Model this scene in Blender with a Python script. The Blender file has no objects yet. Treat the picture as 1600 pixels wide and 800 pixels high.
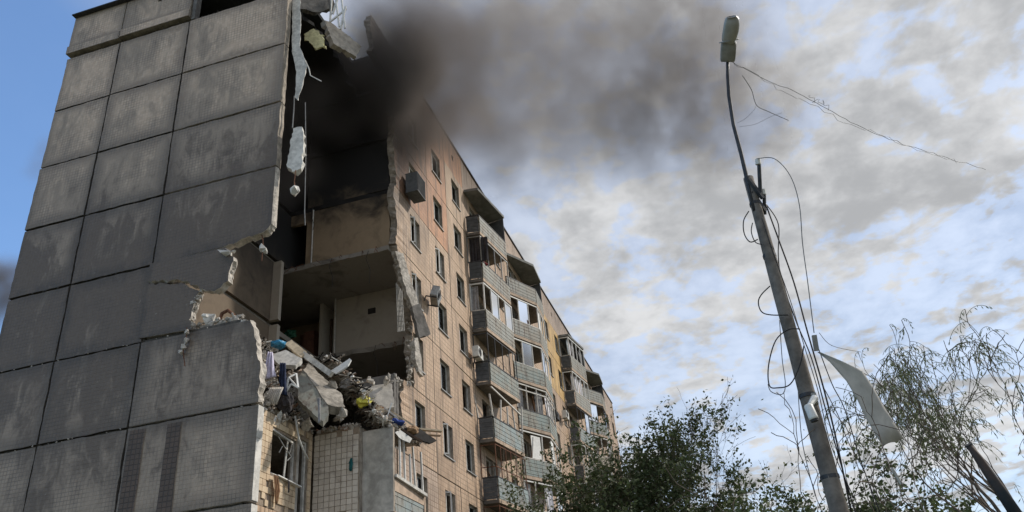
import bpy, bmesh, math, random
import numpy as np
from mathutils import Vector, Matrix, noise as mnoise

random.seed(7)
SC = bpy.context.scene
COL = SC.collection

# ------------------------------------------------------------------ camera
F_PX = 1274.83
CAM = np.array([-19.711, -12.858, 1.6])
RR = np.array([[0.28682820, -0.95448058, -0.08183157],
               [-0.44928971, -0.20947325, 0.86848127],
               [0.84609003, 0.21233883, 0.48892114]])
cd = bpy.data.cameras.new("camera")
cam = bpy.data.objects.new("camera", cd)
COL.objects.link(cam)
cam.matrix_world = Matrix(((RR[0][0], RR[1][0], -RR[2][0], CAM[0]),
                           (RR[0][1], RR[1][1], -RR[2][1], CAM[1]),
                           (RR[0][2], RR[1][2], -RR[2][2], CAM[2]),
                           (0, 0, 0, 1)))
cd.sensor_width = 36.0
cd.lens = 36.0 * F_PX / 1600.0
cd.clip_end = 3000.0
SC.camera = cam


def at(px, py, depth):
    """a surveyed point: photo pixel and metres of depth give its place in the world"""
    d = np.array([(px - 800) / F_PX, -(py - 400) / F_PX, 1.0]) * depth
    return Vector((CAM + d @ RR).tolist())


def on(px, py, ax, v):
    d = np.array([(px - 800) / F_PX, -(py - 400) / F_PX, 1.0]) @ RR
    return Vector((CAM + d * ((v - CAM[ax]) / d[ax])).tolist())


# ------------------------------------------------------------------ light
SUN = Vector((0.44, -0.62, 0.66)).normalized()
SUN_EL = math.asin(SUN.z)
SUN_AZ = math.atan2(SUN.x, SUN.y)
w = bpy.data.worlds.new("World")
SC.world = w
w.use_nodes = True
nt = w.node_tree
for n in list(nt.nodes):
    nt.nodes.remove(n)


class NB:
    """tiny node builder"""
    def __init__(s, tree):
        s.t = tree

    def n(s, kind, **kw):
        node = s.t.nodes.new(kind)
        for k, v in kw.items():
            if k.startswith('i_'):
                key = k[2:]
                node.inputs[int(key) if key.isdigit() else key.replace('_', ' ')].default_value = v
            else:
                setattr(node, k, v)
        return node

    def l(s, a, b):
        s.t.links.new(a, b)

    def put(s, sock, v):
        if hasattr(v, 'is_linked') or hasattr(v, 'links'):
            s.l(v, sock)
        else:
            sock.default_value = v

    def m(s, op, a, b=None, c=None, clamp=False):
        n = s.t.nodes.new('ShaderNodeMath')
        n.operation = op
        n.use_clamp = clamp
        s.put(n.inputs[0], a)
        if b is not None:
            s.put(n.inputs[1], b)
        if c is not None:
            s.put(n.inputs[2], c)
        return n.outputs[0]

    def v(s, op, a, b=None):
        n = s.t.nodes.new('ShaderNodeVectorMath')
        n.operation = op
        s.put(n.inputs[0], a)
        if b is not None:
            if op == 'SCALE':
                s.put(n.inputs['Scale'], b)
            else:
                s.put(n.inputs[1], b)
        return n.outputs['Value'] if op in ('LENGTH', 'DISTANCE', 'DOT_PRODUCT') else n.outputs[0]

    def noise(s, vec, scale, detail=4.0, rough=0.55, dist=0.0):
        n = s.t.nodes.new('ShaderNodeTexNoise')
        if vec is not None:
            s.l(vec, n.inputs['Vector'])
        n.inputs['Scale'].default_value = scale
        n.inputs['Detail'].default_value = detail
        n.inputs['Roughness'].default_value = rough
        n.inputs['Distortion'].default_value = dist
        return n.outputs['Fac']

    def ss(s, x, lo, hi, a=0.0, b=1.0):
        n = s.t.nodes.new('ShaderNodeMapRange')
        n.interpolation_type = 'SMOOTHSTEP'
        s.put(n.inputs[0], x)
        for i, q in enumerate((lo, hi, a, b)):
            n.inputs[i + 1].default_value = q
        return n.outputs[0]

    def mix(s, fac, a, b, mode='MIX'):
        n = s.t.nodes.new('ShaderNodeMix')
        n.data_type = 'RGBA'
        n.blend_type = mode
        s.put(n.inputs[0], fac)
        for sock, q in ((n.inputs[6], a), (n.inputs[7], b)):
            if isinstance(q, tuple):
                sock.default_value = (*q, 1.0) if len(q) == 3 else q
            else:
                s.l(q, sock)
        return n.outputs[2]


b = NB(nt)
sky = b.n('ShaderNodeTexSky', sky_type='NISHITA', sun_disc=False, sun_elevation=SUN_EL, sun_rotation=SUN_AZ,
          air_density=1.0, dust_density=0.6, ozone_density=1.2)
tc = b.n('ShaderNodeTexCoord')
sep = b.n('ShaderNodeSeparateXYZ')
b.l(tc.outputs['Generated'], sep.inputs[0])
den = b.m('ADD', b.m('MAXIMUM', sep.outputs[2], 0.0), 0.16)
comb = b.n('ShaderNodeCombineXYZ')
b.l(b.m('DIVIDE', sep.outputs[0], den), comb.inputs[0])
b.l(b.m('DIVIDE', sep.outputs[1], den), comb.inputs[1])
P = comb.outputs[0]
big = b.noise(P, 1.1, 3, 0.5)
mid = b.noise(P, 4.2, 6, 0.55, 0.2)
cells = b.noise(b.v('ADD', P, (7.3, 2.1, 0)), 12.5, 6, 0.52, 0.25)
fine = b.noise(b.v('ADD', P, (1.7, 5.1, 0)), 38.0, 4, 0.55, 0.2)
# the cloud deck ends on the north side, where the sky is clear
front = b.ss(b.m('ADD', b.m('DIVIDE', sep.outputs[1], den), b.m('MULTIPLY', b.m('SUBTRACT', big, 0.5), 0.5)), 0.46, 0.70, 0.0, 1.0)
puff = b.m('ADD', b.m('MULTIPLY', cells, 0.5), b.m('ADD', b.m('MULTIPLY', mid, 0.36), b.m('MULTIPLY', fine, 0.14)))
cov = b.m('SUBTRACT', b.m('ADD', puff, b.m('MULTIPLY', b.m('SUBTRACT', big, 0.5), 0.35)), b.m('MULTIPLY', front, 0.24))
veil = b.m('MULTIPLY', b.m('SUBTRACT', 1.0, front), 0.70)
cover = b.m('MAXIMUM', b.ss(cov, 0.36, 0.56, 0.02, 1.0), veil)
# thick parts of the deck are grey, thin sunlit rims white
shade = b.ss(b.m('ADD', b.m('MULTIPLY', cells, -0.5), b.m('ADD', b.m('MULTIPLY', b.noise(b.v('ADD', P, (3.1, 8.2, 0)), 2.6, 6, 0.6, 0.3), 0.9), b.m('MULTIPLY', fine, 0.10))), 0.06, 0.42)
cloudc = b.mix(shade, (2.25, 2.3, 2.38), (3.8, 3.84, 3.9))
skyc = b.mix(cover, b.mix(1.0, sky.outputs[0], (0.88, 1.06, 1.22), 'MULTIPLY'), cloudc)
bg = b.n('ShaderNodeBackground', i_Strength=0.15)
b.l(skyc, bg.inputs[0])
wo = b.n('ShaderNodeOutputWorld')
b.l(bg.outputs[0], wo.inputs[0])

sl = bpy.data.lights.new("sun", 'SUN')
sl.energy = 2.6
sl.angle = math.radians(3.0)
sl.color = (1.0, 0.93, 0.83)
so = bpy.data.objects.new("sun", sl)
COL.objects.link(so)
so.rotation_euler = SUN.to_track_quat('Z', 'Y').to_euler()
so.location = (0, -40, 60)

SC.view_settings.view_transform = 'Standard'
SC.view_settings.look = 'None'
SC.view_settings.exposure = 0.42
SC.view_settings.gamma = 1.0
SC.render.engine = 'CYCLES'
SC.cycles.volume_bounces = 1
SC.cycles.max_bounces = 6
SC.cycles.transparent_max_bounces = 12
SC.cycles.use_denoising = True

# ------------------------------------------------------------------ materials
MATS = {}


def newmat(name):
    m = bpy.data.materials.new(name)
    m.use_nodes = True
    t = m.node_tree
    for n in list(t.nodes):
        t.nodes.remove(n)
    nb = NB(t)
    out = nb.n('ShaderNodeOutputMaterial')
    bs = nb.n('ShaderNodeBsdfPrincipled')
    nb.l(bs.outputs[0], out.inputs[0])
    MATS[name] = m
    return nb, bs, out


def bump(nb, bs, h, strength=0.5, dist=0.02):
    n = nb.n('ShaderNodeBump')
    n.inputs['Strength'].default_value = strength
    n.inputs['Distance'].default_value = dist
    nb.l(h, n.inputs['Height'])
    nb.l(n.outputs[0], bs.inputs['Normal'])


def simple(name, col, rough=0.8, var=0.25, scale=6.0, metal=0.0, bmp=0.3, bdist=0.01, spec=0.3, col2=None):
    nb, bs, _ = newmat(name)
    tcn = nb.n('ShaderNodeTexCoord')
    oi = nb.n('ShaderNodeObjectInfo')
    vec = nb.v('ADD', tcn.outputs['Object'], nb.v('SCALE', (13.0, 7.0, 3.0), oi.outputs['Random']))
    f = nb.noise(vec, scale, 6, 0.62, 0.2)
    f2 = nb.noise(vec, scale * 0.23, 3, 0.5)
    fac = nb.m('ADD', nb.m('MULTIPLY', f, 0.6), nb.m('MULTIPLY', f2, 0.4))
    lo = tuple(c * (1 - var) for c in col)
    hi = tuple(min(1, c * (1 + var)) for c in (col2 or col))
    c = nb.mix(nb.ss(fac, 0.33, 0.67), lo, hi)
    nb.l(c, bs.inputs['Base Color'])
    bs.inputs['Roughness'].default_value = rough
    bs.inputs['Metallic'].default_value = metal
    bs.inputs['Specular IOR Level'].default_value = spec
    if bmp:
        bump(nb, bs, f, bmp, bdist)
    return MATS[name]


def weathered(name, col):
    nb, bs, _ = newmat(name)
    geo = nb.n('ShaderNodeNewGeometry')
    p = geo.outputs['Position']
    n1 = nb.noise(p, 1.3, 6, .6, .4)
    n2 = nb.noise(nb.v('MULTIPLY', p, (5, 5, .6)), 1.4, 6, .62, .2)
    n3 = nb.noise(p, 11, 5, .6)
    c = nb.mix(n3, tuple(q * .85 for q in col), tuple(q * 1.15 for q in col))
    c = nb.mix(nb.ss(n1, .40, .66, 0, .6), c, (0.30, 0.255, 0.20))
    c = nb.mix(nb.ss(n2, .48, .68, 0, .85), c, (0.10, 0.07, 0.052))
    nb.l(c, bs.inputs['Base Color'])
    bs.inputs['Roughness'].default_value = .75
    bump(nb, bs, n3, .2, .01)


def tile_grid(nb, coord, size, groove=0.06):
    """object-space grid of square tiles: returns (groove mask 0..1, per tile random)"""
    sp = nb.n('ShaderNodeSeparateXYZ')
    nb.l(coord, sp.inputs[0])
    u = nb.m('DIVIDE', sp.outputs[0], size)
    v = nb.m('DIVIDE', sp.outputs[2], size)
    fu = nb.m('FRACT', u)
    fv = nb.m('FRACT', v)
    du = nb.m('MINIMUM', fu, nb.m('SUBTRACT', 1.0, fu))
    dv = nb.m('MINIMUM', fv, nb.m('SUBTRACT', 1.0, fv))
    g = nb.ss(nb.m('MINIMUM', du, dv), groove * 0.5, groove * 1.6, 1.0, 0.0)
    cb = nb.n('ShaderNodeCombineXYZ')
    nb.l(nb.m('FLOOR', u), cb.inputs[0])
    nb.l(nb.m('FLOOR', v), cb.inputs[1])
    wn = nb.n('ShaderNodeTexWhiteNoise')
    wn.noise_dimensions = '3D'
    oi = nb.n('ShaderNodeObjectInfo')
    nb.l(oi.outputs['Random'], cb.inputs[2])
    nb.l(cb.outputs[0], wn.inputs['Vector'])
    return g, wn.outputs['Value'], oi.outputs['Random']


def soot_field(nb, pos):
    """soot left round the burnt flats at the top of the torn corner (0 clean .. 1 black)"""
    d = nb.v('LENGTH', nb.v('MULTIPLY', nb.v('SUBTRACT', pos, (4.5, -1.0, 26.5)), (1.0, 1.0, 0.85)))
    nn = nb.noise(pos, 0.55, 6, 0.6, 0.5)
    return nb.ss(nb.m('ADD', d, nb.m('MULTIPLY', nb.m('SUBTRACT', nn, 0.5), 7.0)), 2.5, 8.5, 1.0, 0.0)


# sooty gable cladding
nb, bs, _ = newmat('gable')
tcn = nb.n('ShaderNodeTexCoord')
geo = nb.n('ShaderNodeNewGeometry')
g, rnd, orr = tile_grid(nb, tcn.outputs['Object'], 0.125, 0.075)
pos = geo.outputs['Position']
st = nb.v('MULTIPLY', pos, (1, 1, 0.45))
n1 = nb.noise(st, 0.42, 6, 0.6, 0.6)
n2 = nb.noise(nb.v('MULTIPLY', pos, (1, 1.5, 0.7)), 1.5, 7, 0.66, 0.8)
n3 = nb.noise(pos, 7.0, 5, 0.65)
sepg = nb.n('ShaderNodeSeparateXYZ')
nb.l(tcn.outputs['Generated'], sepg.inputs[0])
eu = nb.m('MINIMUM', sepg.outputs[0], nb.m('SUBTRACT', 1.0, sepg.outputs[0]))
ev = nb.m('MINIMUM', sepg.outputs[2], nb.m('SUBTRACT', 1.0, sepg.outputs[2]))
ed = nb.m('MINIMUM', nb.m('MULTIPLY', eu, 1.2), ev)
edge = nb.ss(nb.m('ADD', ed, nb.m('ADD', nb.m('MULTIPLY', nb.m('SUBTRACT', n2, 0.5), 0.45), nb.m('MULTIPLY', nb.m('SUBTRACT', n1, 0.5), 0.5))), -0.02, 0.17, 0.6, 0.0)
clean = nb.mix(rnd, (0.56, 0.42, 0.31), (0.66, 0.51, 0.385))
grey = nb.mix(n3, (0.29, 0.228, 0.174), (0.39, 0.312, 0.243))
black = nb.mix(n3, (0.11, 0.083, 0.064), (0.19, 0.147, 0.113))
sx = nb.n('ShaderNodeSeparateXYZ')
nb.l(pos, sx.inputs[0])
# heaviest soot on the middle storeys, thinner above and below
lev = nb.m('SUBTRACT', 1.0, nb.m('MULTIPLY', nb.m('ABSOLUTE', nb.m('SUBTRACT', sx.outputs[2], 14.4)), 0.115), clamp=True)
amount = nb.m('ADD', nb.m('ADD', nb.m('MULTIPLY', n1, 0.55), nb.m('MULTIPLY', n2, 0.45)), nb.m('MULTIPLY', nb.m('SUBTRACT', orr, 0.5), 0.07))
amount = nb.m('ADD', amount, nb.m('MULTIPLY', nb.m('SUBTRACT', lev, 0.42), 0.30))
c1 = nb.mix(nb.ss(amount, 0.28, 0.47), clean, grey)
c2 = nb.mix(nb.ss(amount, 0.45, 0.62), c1, black)
c3 = nb.mix(nb.m('MULTIPLY', edge, 0.8), c2, (0.045, 0.041, 0.038))
gs = nb.ss(nb.noise(pos, 0.8, 3, 0.5), 0.40, 0.64, 0.08, 0.5)
c4 = nb.mix(nb.m('MULTIPLY', g, gs), c3, (0.07, 0.065, 0.062))
# scuffs and places where the glaze has spalled to pale mortar
pk = nb.ss(nb.noise(pos, 3.3, 6, .7, 1.2), .665, .70, 0, .55)
c4 = nb.mix(pk, c4, (0.33, 0.285, 0.235))
nb.l(c4, bs.inputs['Base Color'])
bs.inputs['Roughness'].default_value = 0.62
bs.inputs['Specular IOR Level'].default_value = 0.35
bump(nb, bs, nb.m('ADD', nb.m('MULTIPLY', g, -0.6), nb.m('ADD', nb.m('MULTIPLY', n3, 0.5), nb.m('MULTIPLY', rnd, 0.3))), 0.55, 0.02)


nb, bs, _ = newmat('gable_bare')
tcn = nb.n('ShaderNodeTexCoord')
g, rnd_, orr = tile_grid(nb, tcn.outputs['Object'], 0.155, 0.09)
geo = nb.n('ShaderNodeNewGeometry')
n3 = nb.noise(geo.outputs['Position'], 2.0, 5, 0.65)
c = nb.mix(n3, (0.05, 0.045, 0.042), (0.17, 0.115, 0.085))
nb.l(nb.mix(nb.m('MULTIPLY', g, .5), c, (0.03, 0.028, 0.027)), bs.inputs['Base Color'])
bs.inputs['Roughness'].default_value = 0.8
bump(nb, bs, nb.m('MULTIPLY', g, -1.0), 0.6, 0.02)


def facade_mat(name, c_a, c_b, groove=(0.22, 0.15, 0.105), size=0.2, sootmul=1.0, grid=1.0):
    nb, bs, _ = newmat(name)
    tcn = nb.n('ShaderNodeTexCoord')
    geo = nb.n('ShaderNodeNewGeometry')
    g, rnd, orr = tile_grid(nb, tcn.outputs['Object'], size, 0.085)
    pos = geo.outputs['Position']
    n1 = nb.noise(pos, 0.7, 6, 0.6, 0.5)
    n2 = nb.noise(nb.v('MULTIPLY', pos, (4.0, 4.0, 0.35)), 1.2, 6, 0.6, 0.2)
    n3 = nb.noise(pos, 9.0, 5, 0.6)
    c = nb.mix(nb.m('ADD', nb.m('MULTIPLY', rnd, 0.55), nb.m('MULTIPLY', orr, 0.45)), c_a, c_b)
    c = nb.mix(nb.ss(n1, 0.42, 0.68, 0.0, 0.6), c, tuple(q * 0.55 for q in c_a))
    c = nb.mix(nb.ss(n2, 0.47, 0.70, 0.0, 0.8), c, (0.10, 0.075, 0.055))
    c = nb.mix(nb.m('MULTIPLY', nb.m('MULTIPLY', g, grid), nb.ss(n1, 0.35, 0.6, 0.9, 0.45)), c, groove)
    s = soot_field(nb, pos)
    c = nb.mix(nb.m('MULTIPLY', s, 0.93 * sootmul), c, (0.03, 0.028, 0.027))
    nb.l(c, bs.inputs['Base Color'])
    bs.inputs['Roughness'].default_value = 0.55
    bs.inputs['Specular IOR Level'].default_value = 0.3
    bump(nb, bs, nb.m('ADD', nb.m('MULTIPLY', g, -0.7), nb.m('ADD', nb.m('MULTIPLY', n3, 0.35), nb.m('MULTIPLY', rnd, 0.35))), 0.5, 0.015)


facade_mat('facade', (0.47, 0.325, 0.215), (0.58, 0.425, 0.295))
facade_mat('facade_orange', (0.47, 0.225, 0.115), (0.55, 0.295, 0.165), grid=0.6)
facade_mat('facade_yellow', (0.56, 0.36, 0.14), (0.60, 0.40, 0.17), grid=0.0)
facade_mat('facade_grey', (0.42, 0.315, 0.24), (0.50, 0.385, 0.295))
nb, bs, _ = newmat('tile')
oi = nb.n('ShaderNodeObjectInfo')
geo = nb.n('ShaderNodeNewGeometry')
n1 = nb.noise(geo.outputs['Position'], 1.4, 6, 0.6, 0.5)
c = nb.mix(oi.outputs['Random'], (0.56, 0.42, 0.28), (0.70, 0.56, 0.39))
c = nb.mix(nb.ss(n1, 0.5, 0.72, 0.0, 0.75), c, (0.22, 0.16, 0.11))
nb.l(c, bs.inputs['Base Color'])
bs.inputs['Roughness'].default_value = 0.45
bump(nb, bs, nb.noise(geo.outputs['Position'], 14, 4), 0.25, 0.006)
nb, bs, _ = newmat('tile_grey')
oi = nb.n('ShaderNodeObjectInfo')
geo = nb.n('ShaderNodeNewGeometry')
n1 = nb.noise(geo.outputs['Position'], 1.7, 6, 0.6, 0.5)
c = nb.mix(oi.outputs['Random'], (0.58, 0.51, 0.43), (0.70, 0.63, 0.545))
c = nb.mix(nb.ss(n1, 0.48, 0.74, 0.0, 0.7), c, (0.27, 0.22, 0.18))
nb.l(c, bs.inputs['Base Color'])
bs.inputs['Roughness'].default_value = 0.45
bump(nb, bs, nb.noise(geo.outputs['Position'], 14, 4), 0.25, 0.006)

simple('mortar', (0.085, 0.075, 0.066), 0.95, 0.4, 9, bmp=0.6)
simple('tile_bed', (0.29, 0.23, 0.175), 0.95, 0.35, 9, bmp=0.5)
simple('concrete', (0.45, 0.41, 0.36), 0.92, 0.3, 5, bmp=0.6, bdist=0.03)
simple('concrete_rough', (0.47, 0.43, 0.38), 0.95, 0.42, 9, bmp=0.9, bdist=0.05)
simple('concrete_panel', (0.46, 0.43, 0.385), 0.85, 0.38, 2.8, bmp=0.35, bdist=0.02)
simple('concrete_dusty', (0.29, 0.262, 0.225), 0.95, 0.45, 5, bmp=0.9, bdist=0.05)
simple('concrete_edge', (0.30, 0.26, 0.215), 0.95, 0.4, 6, bmp=0.6, bdist=0.03)
simple('concrete_dark', (0.15, 0.14, 0.13), 0.95, 0.4, 5, bmp=0.6, bdist=0.03)
simple('plaster_white', (0.60, 0.58, 0.54), 0.9, 0.25, 7, bmp=0.4)
simple('white_paint', (0.72, 0.71, 0.68), 0.5, 0.14, 9, bmp=0.1)
simple('white_dirty', (0.55, 0.53, 0.49), 0.6, 0.3, 8, bmp=0.2)
simple('wood', (0.30, 0.19, 0.11), 0.75, 0.4, 8, bmp=0.3)
simple('wood_pale', (0.50, 0.41, 0.29), 0.7, 0.3, 8, bmp=0.3)
simple('wood_dark', (0.10, 0.065, 0.045), 0.8, 0.4, 8, bmp=0.3)
simple('door_brown', (0.16, 0.075, 0.05), 0.6, 0.3, 5, bmp=0.2)
simple('burnt', (0.03, 0.027, 0.025), 0.95, 0.5, 5, bmp=0.7)
simple('metal_dark', (0.055, 0.055, 0.058), 0.55, 0.35, 12, 0.4, 0.2)
simple('metal_grey', (0.33, 0.33, 0.32), 0.5, 0.3, 12, 0.5, 0.2)
simple('rust', (0.16, 0.075, 0.045), 0.85, 0.45, 12, 0.1, 0.4)
weathered('parapet_teal', (0.24, 0.285, 0.272))
weathered('slab_green', (0.22, 0.225, 0.195))
weathered('parapet_cream', (0.40, 0.355, 0.29))
weathered('parapet_grey', (0.31, 0.315, 0.29))
weathered('parapet_blue', (0.26, 0.315, 0.32))
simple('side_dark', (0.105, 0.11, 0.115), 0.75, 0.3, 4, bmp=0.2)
simple('slab_beige', (0.43, 0.33, 0.25), 0.85, 0.3, 4, bmp=0.3)
simple('slab_grey', (0.17, 0.15, 0.13), 0.9, 0.3, 4, bmp=0.3)
simple('canopy', (0.20, 0.20, 0.19), 0.9, 0.3, 3, bmp=0.3)
simple('cloth_white', (0.72, 0.70, 0.74), 0.9, 0.1, 10, bmp=0.2)
simple('cloth_lilac', (0.62, 0.58, 0.72), 0.9, 0.15, 10, bmp=0.2)
simple('cloth_navy', (0.02, 0.028, 0.06), 0.9, 0.4, 10, bmp=0.2)
simple('cloth_blue', (0.03, 0.06, 0.24), 0.85, 0.4, 10, bmp=0.2)
simple('cloth_red', (0.20, 0.025, 0.03), 0.9, 0.3, 10, bmp=0.2)
simple('cloth_brown', (0.19, 0.10, 0.05), 0.9, 0.35, 10, bmp=0.2)
simple('cloth_dark', (0.045, 0.04, 0.042), 0.9, 0.4, 10, bmp=0.2)
simple('cloth_grey', (0.28, 0.27, 0.27), 0.9, 0.3, 10, bmp=0.2)
simple('bag_blue', (0.05, 0.26, 0.45), 0.35, 0.25, 6, bmp=0.3)
simple('bag_yellow', (0.72, 0.66, 0.10), 0.4, 0.25, 6, bmp=0.3)
simple('green_paint', (0.03, 0.12, 0.07), 0.6, 0.25, 6, bmp=0.2)
simple('teal_paint', (0.02, 0.10, 0.105), 0.9, 0.5, 6, bmp=0.3, spec=.1)
simple('insulation', (0.50, 0.47, 0.27), 0.95, 0.3, 9, bmp=0.6)
simple('pole_concrete', (0.165, 0.145, 0.125), 0.9, 0.35, 7, bmp=0.5, bdist=0.015)
simple('lamp_housing', (0.27, 0.262, 0.24), 0.5, 0.25, 9, bmp=0.1)
simple('lamp_lens', (0.34, 0.33, 0.30), 0.3, 0.2, 5, bmp=0.1, spec=0.5)
simple('cable', (0.028, 0.027, 0.028), 0.6, 0.3, 8, bmp=0)
simple('cable_grey', (0.17, 0.17, 0.17), 0.6, 0.3, 8, bmp=0)
simple('plastic_sheet', (0.43, 0.42, 0.39), 0.45, 0.22, 4, bmp=0.3, spec=0.4)
simple('plastic_white', (0.66, 0.65, 0.61), 0.45, 0.15, 9, bmp=0.1)
simple('bark', (0.115, 0.09, 0.07), 0.95, 0.4, 14, bmp=0.7)
simple('bark_grey', (0.16, 0.14, 0.12), 0.95, 0.4, 14, bmp=0.7)
simple('asphalt', (0.05, 0.05, 0.05), 0.95, 0.25, 3, bmp=0.4)
simple('lawn', (0.125, 0.112, 0.085), 0.95, 0.4, 0.25, bmp=0.6, col2=(0.10, 0.105, 0.06))
simple('roof_felt', (0.07, 0.07, 0.07), 0.95, 0.3, 3, bmp=0.3)
simple('post_paint', (0.03, 0.045, 0.05), 0.7, 0.5, 5, bmp=0.3, col2=(0.05, 0.032, 0.024))

# interior plaster with soot towards the burnt floors
def interior(name, ca, cb_, lo, hi, top=(0.016, 0.015, 0.015)):
    nb, bs, _ = newmat(name)
    geo = nb.n('ShaderNodeNewGeometry')
    pos = geo.outputs['Position']
    sx = nb.n('ShaderNodeSeparateXYZ')
    nb.l(pos, sx.inputs[0])
    n1 = nb.noise(pos, 0.9, 6, 0.6, 0.6)
    n2 = nb.noise(pos, 5.0, 6, 0.65)
    c = nb.mix(n2, ca, cb_)
    c = nb.mix(nb.ss(n1, 0.5, 0.7, 0, 0.55), c, tuple(q * 0.45 for q in ca))
    s = nb.ss(nb.m('ADD', sx.outputs[2], nb.m('MULTIPLY', nb.m('SUBTRACT', n1, 0.5), 4.0)), lo, hi)
    c = nb.mix(s, c, top)
    nb.l(c, bs.inputs['Base Color'])
    bs.inputs['Roughness'].default_value = 0.9
    bump(nb, bs, n2, 0.35, 0.02)


interior('wall_ochre', (0.27, 0.20, 0.13), (0.37, 0.275, 0.18), 19.2, 22.0)
interior('wall_burnt', (0.13, 0.098, 0.07), (0.19, 0.145, 0.10), 15.0, 19.5)
interior('wall_grey', (0.36, 0.315, 0.26), (0.45, 0.40, 0.335), 18.5, 21.5)
interior('ceiling_grey', (0.25, 0.225, 0.195), (0.33, 0.30, 0.26), 18.3, 20.5)

nb, bs, _ = newmat('rubble_mix')
geo = nb.n('ShaderNodeNewGeometry')
ri = geo.outputs['Random Per Island']
n1 = nb.noise(geo.outputs['Position'], 6.0, 5, .6)
cr = nb.n('ShaderNodeValToRGB')
els = cr.color_ramp.elements
els[0].position, els[0].color = 0.0, (0.10, 0.085, 0.07, 1)
els[1].position, els[1].color = 1.0, (0.66, 0.62, 0.56, 1)
for p_, c_ in ((.18, (0.24, 0.20, 0.16, 1)), (.3, (0.30, 0.17, 0.11, 1)), (.36, (0.36, 0.32, 0.275, 1)), (.75, (0.48, 0.44, 0.39, 1))):
    e_ = els.new(p_)
    e_.color = c_
nb.l(ri, cr.inputs[0])
nb.l(nb.mix(nb.ss(n1, .35, .65, 0, .45), cr.outputs[0], (0.30, 0.255, 0.205)), bs.inputs['Base Color'])
bs.inputs['Roughness'].default_value = .95
bump(nb, bs, n1, .7, .03)

# window glass: clear pane, fresnel reflection
nb, bs, out = newmat('glass')
nb.t.nodes.remove(bs)
fr = nb.n('ShaderNodeFresnel', i_IOR=1.22)
tr = nb.n('ShaderNodeBsdfTransparent')
tr.inputs[0].default_value = (0.75, 0.79, 0.79, 1)
gl = nb.n('ShaderNodeBsdfGlossy')
gl.inputs['Roughness'].default_value = 0.06
mx = nb.n('ShaderNodeMixShader')
nb.l(fr.outputs[0], mx.inputs[0])
nb.l(tr.outputs[0], mx.inputs[1])
nb.l(gl.outputs[0], mx.inputs[2])
nb.l(mx.outputs[0], out.inputs[0])


def leafmat(name, a, c2):
    nb, bs, out = newmat(name)
    geo = nb.n('ShaderNodeNewGeometry')
    oi = nb.n('ShaderNodeObjectInfo')
    f = nb.noise(geo.outputs['Position'], 2.2, 3, 0.5)
    f = nb.m('ADD', nb.m('MULTIPLY', f, 0.6), nb.m('MULTIPLY', geo.outputs['Random Per Island'], 0.4))
    c = nb.mix(nb.ss(f, 0.25, 0.75), a, c2)
    nb.l(c, bs.inputs['Base Color'])
    bs.inputs['Roughness'].default_value = 0.6
    bs.inputs['Specular IOR Level'].default_value = 0.3
    tl = nb.n('ShaderNodeBsdfTranslucent')
    nb.l(c, tl.inputs[0])
    mx = nb.n('ShaderNodeMixShader', i_0=0.25)
    nb.l(bs.outputs[0], mx.inputs[1])
    nb.l(tl.outputs[0], mx.inputs[2])
    nb.l(mx.outputs[0], out.inputs[0])


leafmat('leaf_dark', (0.038, 0.055, 0.022), (0.095, 0.12, 0.048))
leafmat('leaf_mid', (0.048, 0.068, 0.027), (0.12, 0.145, 0.058))
leafmat('leaf_willow', (0.09, 0.108, 0.045), (0.18, 0.195, 0.088))

# ------------------------------------------------------------------ mesh helpers
def rnd(a, c):
    return random.uniform(a, c)


def mesh_of(name, verts, faces, mat, smooth=False):
    me = bpy.data.meshes.new(name)
    me.from_pydata([tuple(v) for v in verts], [], faces)
    if mat:
        me.materials.append(MATS[mat])
    if smooth:
        me.polygons.foreach_set('use_smooth', [True] * len(me.polygons))
    me.update()
    return me


def put(name, me, parent=None, loc=(0, 0, 0), rot=None):
    o = bpy.data.objects.new(name, me)
    COL.objects.link(o)
    if isinstance(loc, Matrix):
        o.matrix_world = loc
    else:
        o.location = loc
        if rot:
            o.rotation_euler = rot
    if parent:
        o.parent = parent
    return o


def tag(o, label=None, cat=None, group=None, kind=None):
    for k, v in (('label', label), ('category', cat), ('group', group), ('kind', kind)):
        if v:
            o[k] = v
    return o


def empty(name, loc=(0, 0, 0), parent=None):
    o = bpy.data.objects.new(name, None)
    o.empty_display_size = 0.2
    COL.objects.link(o)
    o.location = loc
    if parent:
        o.parent = parent
    return o


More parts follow.
